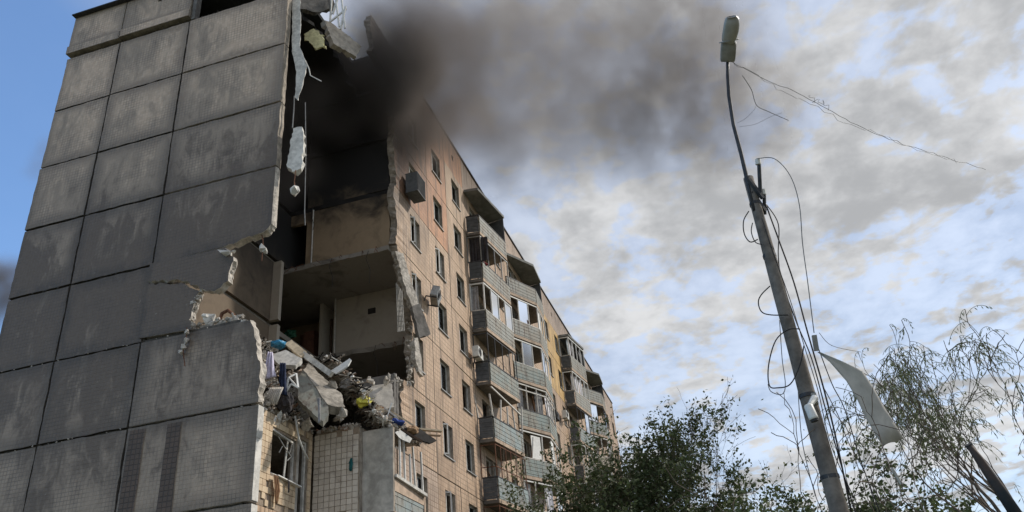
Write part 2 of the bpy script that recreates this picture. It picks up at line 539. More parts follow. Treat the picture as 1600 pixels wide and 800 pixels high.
class MB:
    def __init__(s):
        s.v = []
        s.f = []

    def add(s, vs, fs):
        k = len(s.v)
        s.v += [Vector(q) for q in vs]
        s.f += [tuple(i + k for i in f) for f in fs]
        return s

    def box(s, lo, hi):
        x0, y0, z0 = lo
        x1, y1, z1 = hi
        return s.add([(x0, y0, z0), (x1, y0, z0), (x1, y1, z0), (x0, y1, z0), (x0, y0, z1), (x1, y0, z1), (x1, y1, z1), (x0, y1, z1)],
                     [(0, 3, 2, 1), (4, 5, 6, 7), (0, 1, 5, 4), (1, 2, 6, 5), (2, 3, 7, 6), (3, 0, 4, 7)])

    def bar(s, p, q, wd, th, up=(0, 0, 1)):
        """box from p to q; wd across, th along 'up'"""
        p, q = Vector(p), Vector(q)
        d = (q - p).normalized()
        u = Vector(up)
        sd = d.cross(u)
        if sd.length < 1e-4:
            sd = d.cross(Vector((1, 0, 0)))
        sd.normalize()
        u = sd.cross(d).normalized()
        a, c = sd * wd / 2, u * th / 2
        return s.add([p - a - c, p + a - c, p + a + c, p - a + c, q - a - c, q + a - c, q + a + c, q - a + c],
                     [(0, 3, 2, 1), (4, 5, 6, 7), (0, 1, 5, 4), (1, 2, 6, 5), (2, 3, 7, 6), (3, 0, 4, 7)])

    def tube(s, pts, radii, n=8, cap=True):
        pts = [Vector(p) for p in pts]
        if not hasattr(radii, '__len__'):
            radii = [radii] * len(pts)
        k = len(s.v)
        prev = None
        for i, p in enumerate(pts):
            d = (pts[min(i + 1, len(pts) - 1)] - pts[max(i - 1, 0)]).normalized()
            ref = prev if prev is not None else (Vector((0, 0, 1)) if abs(d.z) < 0.9 else Vector((1, 0, 0)))
            a = d.cross(ref)
            if a.length < 1e-5:
                a = d.cross(Vector((0.3, 1, 0.2)))
            a.normalize()
            c = a.cross(d).normalized()
            prev = c
            for j in range(n):
                t = 2 * math.pi * j / n
                s.v.append(p + (a * math.cos(t) + c * math.sin(t)) * radii[i])
        for i in range(len(pts) - 1):
            for j in range(n):
                a0 = k + i * n + j
                a1 = k + i * n + (j + 1) % n
                s.f.append((a0, a1, a1 + n, a0 + n))
        if cap:
            s.f.append(tuple(k + j for j in reversed(range(n))))
            s.f.append(tuple(k + (len(pts) - 1) * n + j for j in range(n)))
        return s

    def hull(s, c, size, rot=None, n=13):
        me = CHUNKS[random.randrange(len(CHUNKS))]
        m = (rot or Matrix.Rotation(rnd(0, 6.3), 3, Vector((rnd(-1, 1), rnd(-1, 1), rnd(-1, 1.01))).normalized()))
        sv = Vector(size) if hasattr(size, '__len__') else Vector((size, size, size))
        return s.add([Vector(c) + m @ Vector((q[0] * sv.x, q[1] * sv.y, q[2] * sv.z)) for q in me[0]], me[1])

    def build(s, name, mat, parent=None, smooth=False, origin=None):
        if origin is None and parent is None and s.v:
            lo = [min(v[i] for v in s.v) for i in range(3)]
            hi = [max(v[i] for v in s.v) for i in range(3)]
            origin = Vector(((lo[0] + hi[0]) / 2, (lo[1] + hi[1]) / 2, lo[2]))
        if origin is not None:
            s.v = [v - Vector(origin) for v in s.v]
        me = mesh_of(name, s.v, s.f, mat, smooth)
        o = put(name, me, parent, origin if origin is not None else (0, 0, 0))
        if parent is not None and origin is None and tuple(parent.location) != (0, 0, 0):
            o.location = -parent.location
        return o


def make_chunk(seed):
    rs = random.Random(seed)
    bm = bmesh.new()
    for i in range(15):
        v = Vector((rs.gauss(0, 1), rs.gauss(0, 1), rs.gauss(0, 1))).normalized()
        v *= rs.uniform(0.36, 0.56)
        v.z *= rs.uniform(0.6, 1.0)
        bm.verts.new(v)
    r = bmesh.ops.convex_hull(bm, input=bm.verts)
    bmesh.ops.delete(bm, geom=[g for g in r['geom_interior'] if isinstance(g, bmesh.types.BMVert)], context='VERTS')
    bm.verts.index_update()
    out = ([tuple(v.co) for v in bm.verts], [tuple(v.index for v in f.verts) for f in bm.faces])
    bm.free()
    return out


CHUNKS = [make_chunk(i) for i in range(16)]


def panel_mesh(name, W, H, T, mat, holes=(), step=None, jit=0.0, left=None, seed=0, side='concrete_edge'):
    """upright panel, local x along, z up, front face at y=0, thickness T towards +y; holes = (x0,z0,x1,z1)"""
    rs = random.Random(seed)
    us = {0.0, W}
    vs = {0.0, H}
    for (a, c, d, e) in holes:
        us |= {a, d}
        vs |= {c, e}
    us, vs = sorted(us), sorted(vs)

    def sub(L):
        if not step:
            return L
        r = []
        for a, c in zip(L, L[1:]):
            k = max(1, int(round((c - a) / step)))
            r += [a + (c - a) * i / k for i in range(k)]
        return r + [L[-1]]
    us, vs = sub(us), sub(vs)
    if left:
        vs2 = []
        for a, c in zip(vs, vs[1:]):
            k = max(1, int(round((c - a) / 0.16)))
            vs2 += [a + (c - a) * i / k for i in range(k)]
        vs = vs2 + [vs[-1]]
    nu, nv = len(us), len(vs)

    def solid(i, j):
        if i < 0 or j < 0 or i >= nu - 1 or j >= nv - 1:
            return False
        x, z = (us[i] + us[i + 1]) / 2, (vs[j] + vs[j + 1]) / 2
        return not any(a < x < d and c < z < e for (a, c, d, e) in holes)
    V, Fs, idx = [], [], {}

    def vid(i, j, back):
        if (i, j, back) not in idx:
            x, z = us[i], vs[j]
            yy = T if back else 0.0
            if jit:
                h = mnoise.noise_vector(Vector((x * 3.1 + seed * 7.7, z * 3.1, seed * 1.3)))
                if i in (0, nu - 1):
                    x += h.x * jit
                if j in (0, nv - 1):
                    z += h.z * jit
            if left and i == 0:
                x = left(z) + rs.uniform(-0.06, 0.06) + (rs.uniform(-0.05, 0.05) if back else 0)
                yy += rs.uniform(-0.03, 0.02)
            idx[(i, j, back)] = len(V)
            V.append((x, yy, z))
        return idx[(i, j, back)]
    for i in range(nu - 1):
        for j in range(nv - 1):
            if not solid(i, j):
                continue
            f = [vid(i, j, 0), vid(i + 1, j, 0), vid(i + 1, j + 1, 0), vid(i, j + 1, 0)]
            bk = [vid(i, j, 1), vid(i + 1, j, 1), vid(i + 1, j + 1, 1), vid(i, j + 1, 1)]
            Fs.append(tuple(f))
            Fs.append(tuple(reversed(bk)))
            if not solid(i, j - 1):
                Fs.append((f[1], f[0], bk[0], bk[1]))
            if not solid(i + 1, j):
                Fs.append((f[2], f[1], bk[1], bk[2]))
            if not solid(i, j + 1):
                Fs.append((f[3], f[2], bk[2], bk[3]))
            if not solid(i - 1, j):
                Fs.append((f[0], f[3], bk[3], bk[0]))
    me = mesh_of(name, V, Fs, mat)
    me.materials.append(MATS[side])
    for p in me.polygons:
        if abs(p.normal.y) < 0.7:
            p.material_index = 1
    return me


def jag(pts, broken, step=0.16, amp=0.09, seed=1):
    """densify the broken edges of an outline and roughen them"""
    rs = random.Random(seed)
    out = []
    n = len(pts)
    for i in range(n):
        a, c = Vector(pts[i]), Vector(pts[(i + 1) % n])
        out.append(a)
        if i in broken:
            k = max(2, int((c - a).length / step))
            nrm = Vector((-(c - a).y, (c - a).x)).normalized()
            for j in range(1, k):
                out.append(a.lerp(c, j / k) + nrm * rs.uniform(-amp, amp) + (c - a).normalized() * rs.uniform(-step * .3, step * .3))
    return out


def slab_poly(name, pts, T, mat, rough=0.05, seed=3):
    """outline in local x,z extruded to +y"""
    rs = random.Random(seed)
    n = len(pts)
    V = [(p[0], 0, p[1]) for p in pts]
    mid_ = [(p[0] + rs.uniform(-rough, rough), T * 0.5, p[1] + rs.uniform(-rough, rough)) for p in pts]
    bk = [(p[0] + rs.uniform(-rough, rough) * 0.7, T, p[1] + rs.uniform(-rough, rough) * 0.7) for p in pts]
    V += mid_ + bk
    Fs = [tuple(range(n)), tuple(reversed(range(2 * n, 3 * n)))]
    for i in range(n):
        j = (i + 1) % n
        Fs.append((j, i, n + i, n + j))
        Fs.append((n + j, n + i, 2 * n + i, 2 * n + j))
    me = mesh_of(name, V, Fs, mat)
    me.materials.append(MATS['concrete_rough'])
    for p in me.polygons:
        if abs(p.normal.y) < 0.9:
            p.material_index = 1
    return me


GR = (0, 0, -math.pi / 2)          # gable orientation: local x -> -Y world, front faces -X
ZB = 1.617                         # top of the plinth, floor of the lowest storey
SH = 2.8                           # storey height
YF = -1.565                        # plane of the long facade
JY = [10.3, 7.69, 4.41, 0.0]       # vertical joints of the end wall


def fz(s):
    return ZB + SH * s


exec_order = None
# ------------------------------------------------------------------ ground
mb = MB()
mb.add([(-1500, -1500, 0), (1500, -1500, 0), (1500, 1500, 0), (-1500, 1500, 0)], [(0, 1, 2, 3)])
tag(mb.build('ground', 'lawn', origin=(0, 0, 0)), kind='structure')
mb = MB()
mb.box((-40, -9.0, -0.2), (90, -5.2, 0.06))
tag(mb.build('road', 'asphalt', origin=(0, 0, 0)), kind='structure')
mb = MB()
mb.box((-40, -5.18, -0.2), (90, -5.0, 0.17))
tag(mb.build('kerb', 'concrete', origin=(0, 0, 0)), kind='structure')

# ------------------------------------------------------------------ the apartment building
B = empty('apartment_building', (0, 0, 0))
tag(B, 'nine-storey panel apartment block with a sooty end wall and torn-open corner', 'building')

# plinth, floors, inner walls
XE = 62.0
MB().box((0.02, 0.02, 0), (XE, 10.25, ZB - 0.1)).build('plinth', 'concrete_dark', B)
MB().box((3.35, YF + 0.02, 0), (XE, 0.018, ZB - 0.1)).build('plinth', 'concrete_dark', B)
for s in range(0, 10):
    z1 = fz(s) - 0.005
    z0 = z1 - 0.21
    if s <= 3:
        MB().box((0.31, 0.31, z0), (XE - .3, 10.0, z1)).build('floor_slab', 'concrete', B)
        MB().box((3.62, YF + 0.31, z0), (XE - .3, 0.309, z1)).build('floor_slab', 'concrete', B)
    elif s <= 9:
        if s == 9:
            pts = jag([(0.32, 0.35), (1.6, 0.05), (4.2, -0.05), (6.39, 0.3), (6.39, 3.44), (0.32, 3.44)], {0, 1, 2}, 0.25, 0.14, 77)
            n = len(pts)
            V = [(p[0], p[1], z1) for p in pts] + [(p[0] + rnd(-.05, .05), p[1] + rnd(-.05, .05), z0) for p in pts]
            Fs = [tuple(range(n)), tuple(reversed(range(n, 2 * n)))] + [((i + 1) % n, i, n + i, n + (i + 1) % n) for i in range(n)]
            put('attic_floor', mesh_of('attic_floor', V, Fs, 'ceiling_grey'), B)
        xb = {4: 8.2, 5: 9.35, 6: 6.45, 7: 6.5, 8: 6.42, 9: 6.4}[s]
        MB().box((0.31, 3.45, z0), (XE - .3, 10.0, z1)).build('floor_slab', 'ceiling_grey', B)
        # broken inner edge of the floor over the torn-out corner
        pts = jag([(xb, 3.449), (xb + rnd(-.2, .2), YF + .31), (XE - .3, YF + .31), (XE - .3, 3.449)], {0}, 0.4, 0.05, s)
        n = len(pts)
        V = [(p[0], p[1], z1) for p in pts] + [(p[0] + (rnd(-.05, .05) if p[0] < 12 else 0), p[1], z0) for p in pts]
        Fs = [tuple(reversed(range(n))), tuple(range(n, 2 * n))] + [(i, (i + 1) % n, n + (i + 1) % n, n + i) for i in range(n)]
        put('floor_slab', mesh_of('floor_slab', V, Fs, 'ceiling_grey'), B)
MB().box((0.31, 10.0, ZB), (XE, 10.3, 28.9)).build('rear_wall', 'facade', B)
MB().box((XE - .3, YF, ZB), (XE, 9.99, 28.9)).build('far_end_wall', 'facade', B)
for s in range(0, 9):
    z0, z1 = fz(s), fz(s + 1) - 0.22
    # spine wall (with the opening of the torn flats)
    if s in (3, 4, 5):
        MB().box((0.32, 3.30, z0), (5.4, 3.44, z1)).build('inner_wall', 'wall_burnt', B)
        MB().box((5.401, 2.95, z0), (5.60, 3.44, z1)).build('inner_wall', 'wall_grey', B)
        MB().box((9.5, 3.30, z0), (XE - .31, 3.44, z1)).build('inner_wall', 'wall_grey', B)
        # far room beyond: door wall
        MB().box((11.2, 3.441, z0), (11.35, 9.9, z1)).build('inner_wall', 'wall_ochre', B)
    else:
        MB().box((0.32, 3.30, z0), (XE - .31, 3.44, z1)).build('inner_wall', 'wall_burnt', B)
    # cross walls
    for xc in (17.4, 28.3, 39.5, 50.5):
        MB().box((xc, YF + .32, z0), (xc + .16, 3.29, z1)).build('cross_wall', 'wall_grey', B)
    if s <= 2:
        MB().box((6.1, YF + .32, z0), (6.26, 3.29, z1)).build('cross_wall', 'wall_grey', B)
    elif s in (3, 4):
        MB().box((12.9, YF + .32, z0), (13.06, 3.29, z1)).build('cross_wall', 'wall_grey', B)
    elif s == 5:
        MB().box((9.5, YF + .32, z0), (9.66, 2.75, z1)).build('cross_wall', 'wall_grey', B)
    else:
        MB().box((6.5, YF + .32, z0), (6.66, 2.52, z1)).build('cross_wall', 'wall_ochre', B)
        MB().box((6.5, 2.521, z0 + 2.08), (6.66, 3.29, z1)).build('cross_wall', 'wall_ochre', B)
        MB().box((9.5, YF + .32, z0), (9.66, 3.29, z1)).build('cross_wall', 'wall_grey', B)
# doors left in the gutted flat
z5 = fz(5)
o = MB().box((11.05, 4.35, z5), (11.12, 5.25, z5 + 2.05)).build('door', 'door_brown', B)
o = MB().box((10.2, 3.2, z5), (10.28, 3.29, z5 + 2.1)).build('door_frame', 'wood_dark', B)
MB().box((9.9, 3.9, z5), (10.9, 4.4, z5 + 1.55)).build('wardrobe_panel', 'door_brown', B)

# joint mortar behind the end wall panels
for y0, y1, z0, z1 in [(9.95, 10.0, ZB, 26.8)]:
    pass
for yj in JY[1:3]:
    MB().box((0.09, yj - 0.12, ZB), (0.29, yj + 0.12, 12.7 if yj < 5 else 26.8)).build('joint_mortar', 'mortar', B)
MB().box((0.09, 4.35, 12.7), (0.29, 4.53, 26.8)).build('joint_mortar', 'mortar', B)
for s in range(1, 10):
    y1 = 0.35 if s <= 3 or s >= 6 else (0.8 if s == 4 else 2.2)
    MB().box((0.10, y1, fz(s) - .1), (0.288, 10.2, fz(s) + .1)).build('joint_mortar', 'mortar', B)

# end wall panels
for s in range(9):
    for c in range(3):
        ya, yb = JY[c], JY[c + 1]
        if (s == 4 and c == 2):
            continue
        gp = 0.036
        Wp, Hp = ya - yb - (gp if c == 2 else 2 * gp), SH - 2 * gp
        if s == 3 and c == 2:      # rough right-hand edge
            pts = jag([(0, 0), (Wp, 0), (Wp - .02, 0.9), (Wp - .16, 1.7), (Wp - .5, Hp - .02), (0, Hp)], {1, 2, 3}, 0.14, 0.05, 11)
            me = slab_poly('end_wall_panel', pts, 0.3, 'gable', 0.04, 5)
        elif s == 5 and c == 2:    # lower right corner bitten off
            pts = jag([(0, 0), (Wp - 1.75, 0), (Wp - .95, 0.14), (Wp - .18, 0.26), (Wp, 0.46), (Wp, Hp), (0, Hp)], {1, 2, 3}, 0.12, 0.05, 12)
            me = slab_poly('end_wall_panel', pts, 0.3, 'gable', 0.04, 6)
        else:
            me = panel_mesh('end_wall_panel', Wp, Hp, 0.29, 'gable', step=0.2, jit=0.034, seed=s * 3 + c, side=('concrete_rough' if s < 5 else 'concrete_edge') if c == 2 else 'mortar')
        o = put('end_wall_panel', me, B, (rnd(-.018, .018), ya - gp, fz(s) + gp), GR)
# dark tarred strips where cladding has come away
for (pa, pb) in (((204, 674), (228, 668)), ((263, 662), (285, 657))):
    ya, yb = on(*pa, 0, 0).y, on(*pb, 0, 0).y
    put('bare_strip', panel_mesh('bare_strip', ya - yb, 2.62, 0.01, 'gable_bare', step=0.25, jit=0.02, seed=int(pa[0])), B, (-0.03, ya, fz(2) + .07), GR)
# torn storey of the end wall: two fragments left by the crack
z4 = fz(4)


def gp2(px, py):
    q = on(px, py, 0, 0.0)
    return (JY[2] - 0.03 - q.y, q.z - z4 - 0.03)


up = [gp2(*q) for q in [(232, 440), (283, 438), (318, 452), (336, 456), (358, 440), (366, 402), (352, 388), (236, 413)]]
up = jag(up, {0, 1, 2, 3, 4, 5}, 0.13, 0.05, 21)
o = put('end_wall_panel', slab_poly('end_wall_panel', up, 0.28, 'gable', 0.05, 7), B, (-0.05, JY[2] - .03, z4 + .03), GR)
o['label'] = 'cracked upper fragment of a torn wall panel'
lowp = [gp2(*q) for q in [(217, 529), (302, 514), (296, 500), (303, 478), (312, 455), (283, 442), (233, 444)]]
lowp = jag(lowp, {1, 2, 3, 4, 5}, 0.13, 0.05, 22)
o = put('end_wall_panel', slab_poly('end_wall_panel', lowp, 0.28, 'gable', 0.05, 8), B, (-0.015, JY[2] - .03, z4 + .03), GR)
o['label'] = 'lower fragment of a torn wall panel'

# pale broken edges of the torn panels (bared concrete)
def crumbs(name, line, n, size, spread, mat='concrete_rough', parent=None, seed=0):
    random.seed(seed)
    m_ = MB()
    for i in range(n):
        t = rnd(0, len(line) - 1.001)
        k = int(t)
        p = Vector(line[k]).lerp(Vector(line[k + 1]), t - k)
        m_.hull(p + Vector((rnd(-spread, spread), rnd(-spread, spread), rnd(-spread, spread))), rnd(size * .4, size))
    o = m_.build(name, mat, parent)
    o['kind'] = 'stuff'
    return o


crumbs('broken_edge', [on(381, 498, 0, .12), on(398, 560, 0, .14), on(404, 628, 0, .16)], 60, 0.24, 0.08, parent=B, seed=2)
crumbs('broken_edge', [on(300, 512, 0, .1), on(297, 498, 0, .1), on(308, 470, 0, .1), on(316, 452, 0, .12)], 46, 0.22, 0.08, parent=B, seed=3)
crumbs('broken_edge', [on(330, 457, 0, .15), on(360, 440, 0, .15), on(364, 402, 0, .15)], 36, 0.2, 0.07, parent=B, seed=4)
crumbs('broken_edge', [on(352, 386, 0, .2), on(400, 372, 0, .2), on(427, 356, 0, .2)], 40, 0.16, 0.06, parent=B, seed=5)
crumbs('broken_edge', [on(308, 512, 0, .3), on(345, 503, 0, .25), on(378, 497, 0, .25)], 50, 0.26, 0.09, parent=B, seed=6)

for s in range(2, 9):              # chipped mortar along the floor joints
    random.seed(s)
    crumbs('joint_chips', [(-.005, 10.1, fz(s + 1)), (-.005, 2.4 if s == 4 else (.3 if s != 3 else 1.0), fz(s + 1))], 14 if s < 5 else 10, 0.085, 0.02, 'concrete_rough' if s < 4 else 'mortar', parent=B, seed=s + 30)
# attic storey over the end wall
for c in (0, 1):
    ya, yb = JY[c], JY[c + 1]
    Wp = ya - yb - .05
    put('attic_ledge', panel_mesh('attic_ledge', Wp, 0.40, 0.4, 'gable', step=0.4, jit=0.02, seed=60 + c), B, (-0.13, ya - .025, 26.95 + (0.05 if c else 0)), GR)
    holes = [(1.55, 1.05, 1.75, 1.27)] if c == 1 else []
    put('attic_panel', panel_mesh('attic_panel', Wp, 1.66, 0.3, 'gable', holes=holes, step=0.4, jit=0.02, seed=62 + c), B, (-0.06, ya - .025, 27.40), GR)
    MB().bar((-.1, ya, 29.09), (-.1, yb, 29.09), 0.34, 0.05, (0, 0, 1)).build('parapet_capping', 'metal_dark', B)
MB().box((-.02, 4.2, 26.84), (0.25, 4.36, 29.0)).build('attic_post', 'concrete_dark', B)
MB().box((0.3, 3.5, 28.7), (XE, 10.0, 28.9)).build('roof', 'roof_felt', B)
MB().box((0.6, 0.5, 28.7), (6.399, 3.499, 28.9)).build('roof', 'roof_felt', B)
MB().box((6.4, YF + .3, 28.7), (XE, 3.499, 28.9)).build('roof', 'roof_felt', B)

# ---- facade columns
SILLS, HEAD = 0.96, 2.36
COLS = [(6.3, 10.15, (8.0, 9.05)), (10.15, 12.8, (10.95, 12.1)), (12.8, 15.7, (13.75, 14.9)),
        (15.7, 19.5, 'balcony'), (19.5, 23.1, (20.8, 22.0)), (23.1, 28.3, 'balcony'), (28.3, 31.0, (29.1, 30.3)),
        (31.0, 34.6, (32.85, 33.9)), (34.6, 37.3, (36.0, 37.0)), (37.3, 41.9, 'balcony'), (41.9, 44.7, (42.8, 43.9)), (44.7, 49.8, 'balcony'),
        (49.8, 52.8, (50.7, 51.8)), (52.8, 55.8, (53.7, 54.8)), (55.8, 58.8, (56.7, 57.8)), (58.8, 62.0, (59.8, 60.9))]
TH = 0.3
shared = {}


def window(parent_b, x0, z0, W, H, style, y=YF, rs=None):
    """window unit set back in its opening: frame > panes"""
    rs = rs or random
    wd = empty('window', (x0, y + 0.14, z0), parent_b)
    t = 0.06
    m_ = MB()
    m_.box((0, 0, 0), (W, .07, t)).box((0, 0, H - t), (W, .07, H)).box((0, 0, t), (t, .07, H - t)).box((W - t, 0, t), (W, .07, H - t))
    mul = W * 0.36
    if style != 'gone':
        m_.box((mul, 0, t), (mul + t, .07, H - t))
    put('frame', mesh_of('frame', m_.v, m_.f, 'white_dirty' if style != 'dark' else 'wood_dark'), wd)
    if style in ('glass', 'dark'):
        put('pane', mesh_of('pane', *[q for q in (lambda k: (k.v, k.f))(MB().box((t, .03, t), (mul, .036, H - t)))], 'glass'), wd)
    if style in ('glass', 'dark', 'half'):
        put('pane', mesh_of('pane', *[q for q in (lambda k: (k.v, k.f))(MB().box((mul + t, .03, t), (W - t, .036, H - t)))], 'glass'), wd)
    if style == 'ajar':
        a = math.radians(rs.uniform(35, 70))
        sm = MB()
        w2 = mul - t
        sm.box((0, 0, 0), (w2, .05, .05)).box((0, 0, H - 2 * t - .05), (w2, .05, H - 2 * t)).box((0, 0, .05), (.05, .05, H - 2 * t - .05)).box((w2 - .05, 0, .05), (w2, .05, H - 2 * t - .05))
        so_ = put('sash', mesh_of('sash', sm.v, sm.f, 'white_paint'), wd, (t, 0, t), (0, 0, -a))
    put('sill', mesh_of('sill', *(lambda k: (k.v, k.f))(MB().box((-.05, -.2, -.05), (W + .05, .0, -.004))), 'metal_grey'), wd)
    return wd


def curtain_mesh(W, H, mat, folds=5, amp=0.05, seed=0, ragged=0.0):
    rs = random.Random(seed)
    nx, nz = folds * 4, 8
    V, Fs = [], []
    for j in range(nz + 1):
        for i in range(nx + 1):
            u, v = i / nx, j / nz
            V.append((u * W + rs.uniform(-.01, .01), amp * math.sin(u * folds * 6.28 + seed) * (0.4 + v) + .02 * math.sin(v * 5 + u * 3),
                      H - v * H * (1 - ragged * abs(math.sin(u * 7 + seed)))))
    for j in range(nz):
        for i in range(nx):
            a = j * (nx + 1) + i
            Fs.append((a, a + 1, a + nx + 2, a + nx + 1))
    return mesh_of('curtain', V, Fs, mat, True)


rsw = random.Random(99)
for ci, (xa, xb, kind) in enumerate(COLS):
    for s in range(9):
        z0 = fz(s)
        k = s - 3
        gp = 0.018
        W, H = xb - xa - 2 * gp, SH - 2 * gp
        mat = 'facade'
        if ci in (7, 8) and s in (7, 8):
            mat = 'facade_yellow'
        elif ci in (0, 1) and s in (7,):
            mat = 'facade_orange'
        elif ci in (0, 1) and s == 8:
            mat = 'facade_orange'
        elif ci == 0 and s <= 2:
            mat = 'facade_grey'
        if kind == 'balcony':
            holes = [(0.9, 0.95, 2.0, 2.3), (2.06, 0.12, 2.8, 2.3)]
            me = panel_mesh('facade_panel', W, H, TH, mat, holes=[(h[0], h[1] - gp, h[2], h[3] - gp) for h in holes])
            put('facade_panel', me, B, (xa + gp, YF, z0 + gp))
            if xa < 30:
                window(B, xa + gp + 0.9, z0 + .95, 1.1, 1.35, rsw.choice(['half', 'gone', 'dark']), rs=rsw)
                d = empty('balcony_door', (xa + gp + 2.06, YF + .14, z0 + .12), B)
                m_ = MB()
                m_.box((0, 0, 0), (.07, .07, 2.18)).box((.67, 0, 0), (.74, .07, 2.18)).box((.07, 0, 2.1), (.67, .07, 2.18)).box((.07, 0.01, 0), (.67, .06, .8))
                put('frame', mesh_of('frame', m_.v, m_.f, 'white_dirty'), d)
                put('pane', mesh_of('pane', *(lambda q: (q.v, q.f))(MB().box((.07, .03, .8), (.67, .036, 2.1))), 'glass'), d)
            continue
        wx0, wx1 = kind
        hole = (wx0 - xa - gp, SILLS - gp, wx1 - xa - gp, HEAD - gp)
        if ci == 0 and s >= 3:
            def lf(z, s=s):
                if s == 3:
                    return 0.55 - 0.1 * z + (0.35 if z > 2.3 else 0) + xa * 0
                if s == 4:
                    return 1.62 + 0.12 * math.sin(z * 3) - 0.18 * max(0, z - 2)
                if s == 5:
                    return 1.58 - 0.5 * z
                return 0.1 + 0.12 * math.sin(z * 2 + s)
            me = panel_mesh('facade_panel', W, H, TH, mat, holes=[hole], left=lf, seed=s)
        else:
            key = (round(W, 3), hole, mat)
            me = shared.get(key) or panel_mesh('facade_panel', W, H, TH, mat, holes=[hole])
            shared[key] = me
        put('facade_panel', me, B, (xa + gp, YF + rsw.uniform(-.008, .008), z0 + gp))
        style = rsw.choice(['glass', 'glass', 'half', 'half', 'ajar', 'gone'])
        if ci > 4:
            style = rsw.choice(['glass', 'half', 'gone', 'dark'])
        if (ci, s) in ((0, 6), (1, 6)):
            style = 'ajar'
        if (ci, s) == (1, 3):
            style = 'ajar'
        wd = window(B, wx0, z0 + SILLS, wx1 - wx0, HEAD - SILLS, style, rs=rsw)
        cm = {(2, 5): 'cloth_blue', (2, 6): 'cloth_red', (1, 4): 'cloth_red', (1, 3): 'cloth_grey', (2, 3): 'cloth_white', (0, 6): 'cloth_grey', (2, 4): 'cloth_grey', (1, 2): 'cloth_white'}.get((ci, s))
        if cm:
            put('curtain', curtain_mesh(0.5, 1.3, cm, 3, .04, s), wd, (rnd(.1, .5), 0.16, 0.02))
    # attic panel above each column
    Wd = xb - xa
    parts = max(1, int(round(Wd / 2.6)))
    for i in range(parts):
        w_ = Wd / parts
        hs = [(w_ * .5 - .12, .95, w_ * .5 + .12, 1.3)] if (ci + i) % 2 == 0 else []
        put('attic_panel', panel_mesh('attic_panel', w_ - .04, 2.02, 0.26, 'facade_orange' if ci < 3 else 'facade_grey', holes=hs), B, (xa + i * w_ + .02, YF + .03, 26.87))
    MB().box((xa + .004, YF - .05, 28.90), (xb - .004, YF + .34, 28.97)).build('parapet_capping', 'metal_dark', B)
put('attic_panel', panel_mesh('attic_panel', 2.4, 2.02, 0.26, 'facade_orange', left=lambda z: .35 + .2 * math.sin(z * 3)), B, (3.85, YF + .03, 26.87))
# horizontal cornice joint under the attic and mortar behind joints
for s in range(1, 10):
    x0 = {4: 7.2, 5: 8.1}.get(s, 6.75)
    if s <= 3:
        x0 = 6.9
    MB().box((x0, YF + .05, fz(s) - .06), (XE - .31, YF + .305, fz(s) + .06)).build('joint_mortar', 'mortar', B)
for xj in [c[0] for c in COLS[1:]]:
    MB().box((xj - .06, YF + .07, ZB), (xj + .06, YF + .298, 26.8)).build('joint_mortar', 'mortar', B)

# ---- recessed corner bay (lower three storeys stand)
for s in range(3):
    z0 = fz(s)
    top = SH - .02
    # window wall, faces -Y at y = 0
    holes = [(0.56, 1.0, 1.98, 2.28), (2.02, 0.14, 2.66, 2.42)]
    if s == 2:
        bd = panel_mesh('bay_wall', 2.95, top, 0.26, 'tile_bed', holes=holes)
        put('bay_wall', bd, B, (0.302, 0.04, z0))
    else:
        put('bay_wall', panel_mesh('bay_wall', 2.95, top, 0.28, 'facade', holes=holes), B, (0.302, 0.02, z0))
    # side wall, faces -X at x = 3.3
    put('bay_side_wall', panel_mesh('bay_side_wall', 1.56, top, 0.26, 'tile_bed' if s == 2 else 'facade_grey'), B, (3.33 if s == 2 else 3.30, -0.003, z0), GR)
for s in range(3):
    MB().box((0.0, -0.014, fz(s) + .05), (0.296, -0.003, fz(s + 1) - .05)).build('corner_return', 'plaster_white', B)
# real tiles on the nearest storey
tz = fz(2)
tm = MB()
tm.box((0, 0, 0), (0.1735, 0.034, 0.1735))
tv = [Vector(v) for v in tm.v]
for v in tv:                       # slight chamfer of the front face
    if v.y == 0:
        v.x += 0.004 if v.x == 0 else -0.004
        v.z += 0.004 if v.z == 0 else -0.004
tile_me = mesh_of('tile', tv, tm.f, 'tile')
tile_me2 = mesh_of('tile', tv, tm.f, 'tile_grey')
rt = random.Random(4)
pt = 0.18
for i in range(16):
    for j in range(15):
        x, z = 0.005 + i * pt, 0.02 + j * pt
        if any(a - .17 < x < c + 0.0 and b_ - .17 < z < d for (a, b_, c, d) in holes):
            continue
        if (j == 0 and rt.random() < .75) or (j == 1 and rt.random() < .3) or (j == 14 and rt.random() < .45) or rt.random() < .012:
            continue
        put('tile', tile_me, B, (0.302 + x, 0.004 + rt.uniform(-.004, .004), tz + z), (0, rt.uniform(-.012, .012), 0))
for i in range(8):
    for j in range(15):
        if (j == 14 and rt.random() < .5) or (j == 0 and rt.random() < .3) or rt.random() < .008:
            continue
        put('tile', tile_me2, B, (3.296 + rt.uniform(-.004, .004), -0.005 - i * .1935, tz + .02 + j * pt), GR)
# pier behind the loggia side, corner strip of the facade
MB().box((3.59, YF - .001, ZB), (3.64, YF + .3, 10.0)).build('corner_strip', 'concrete', B)
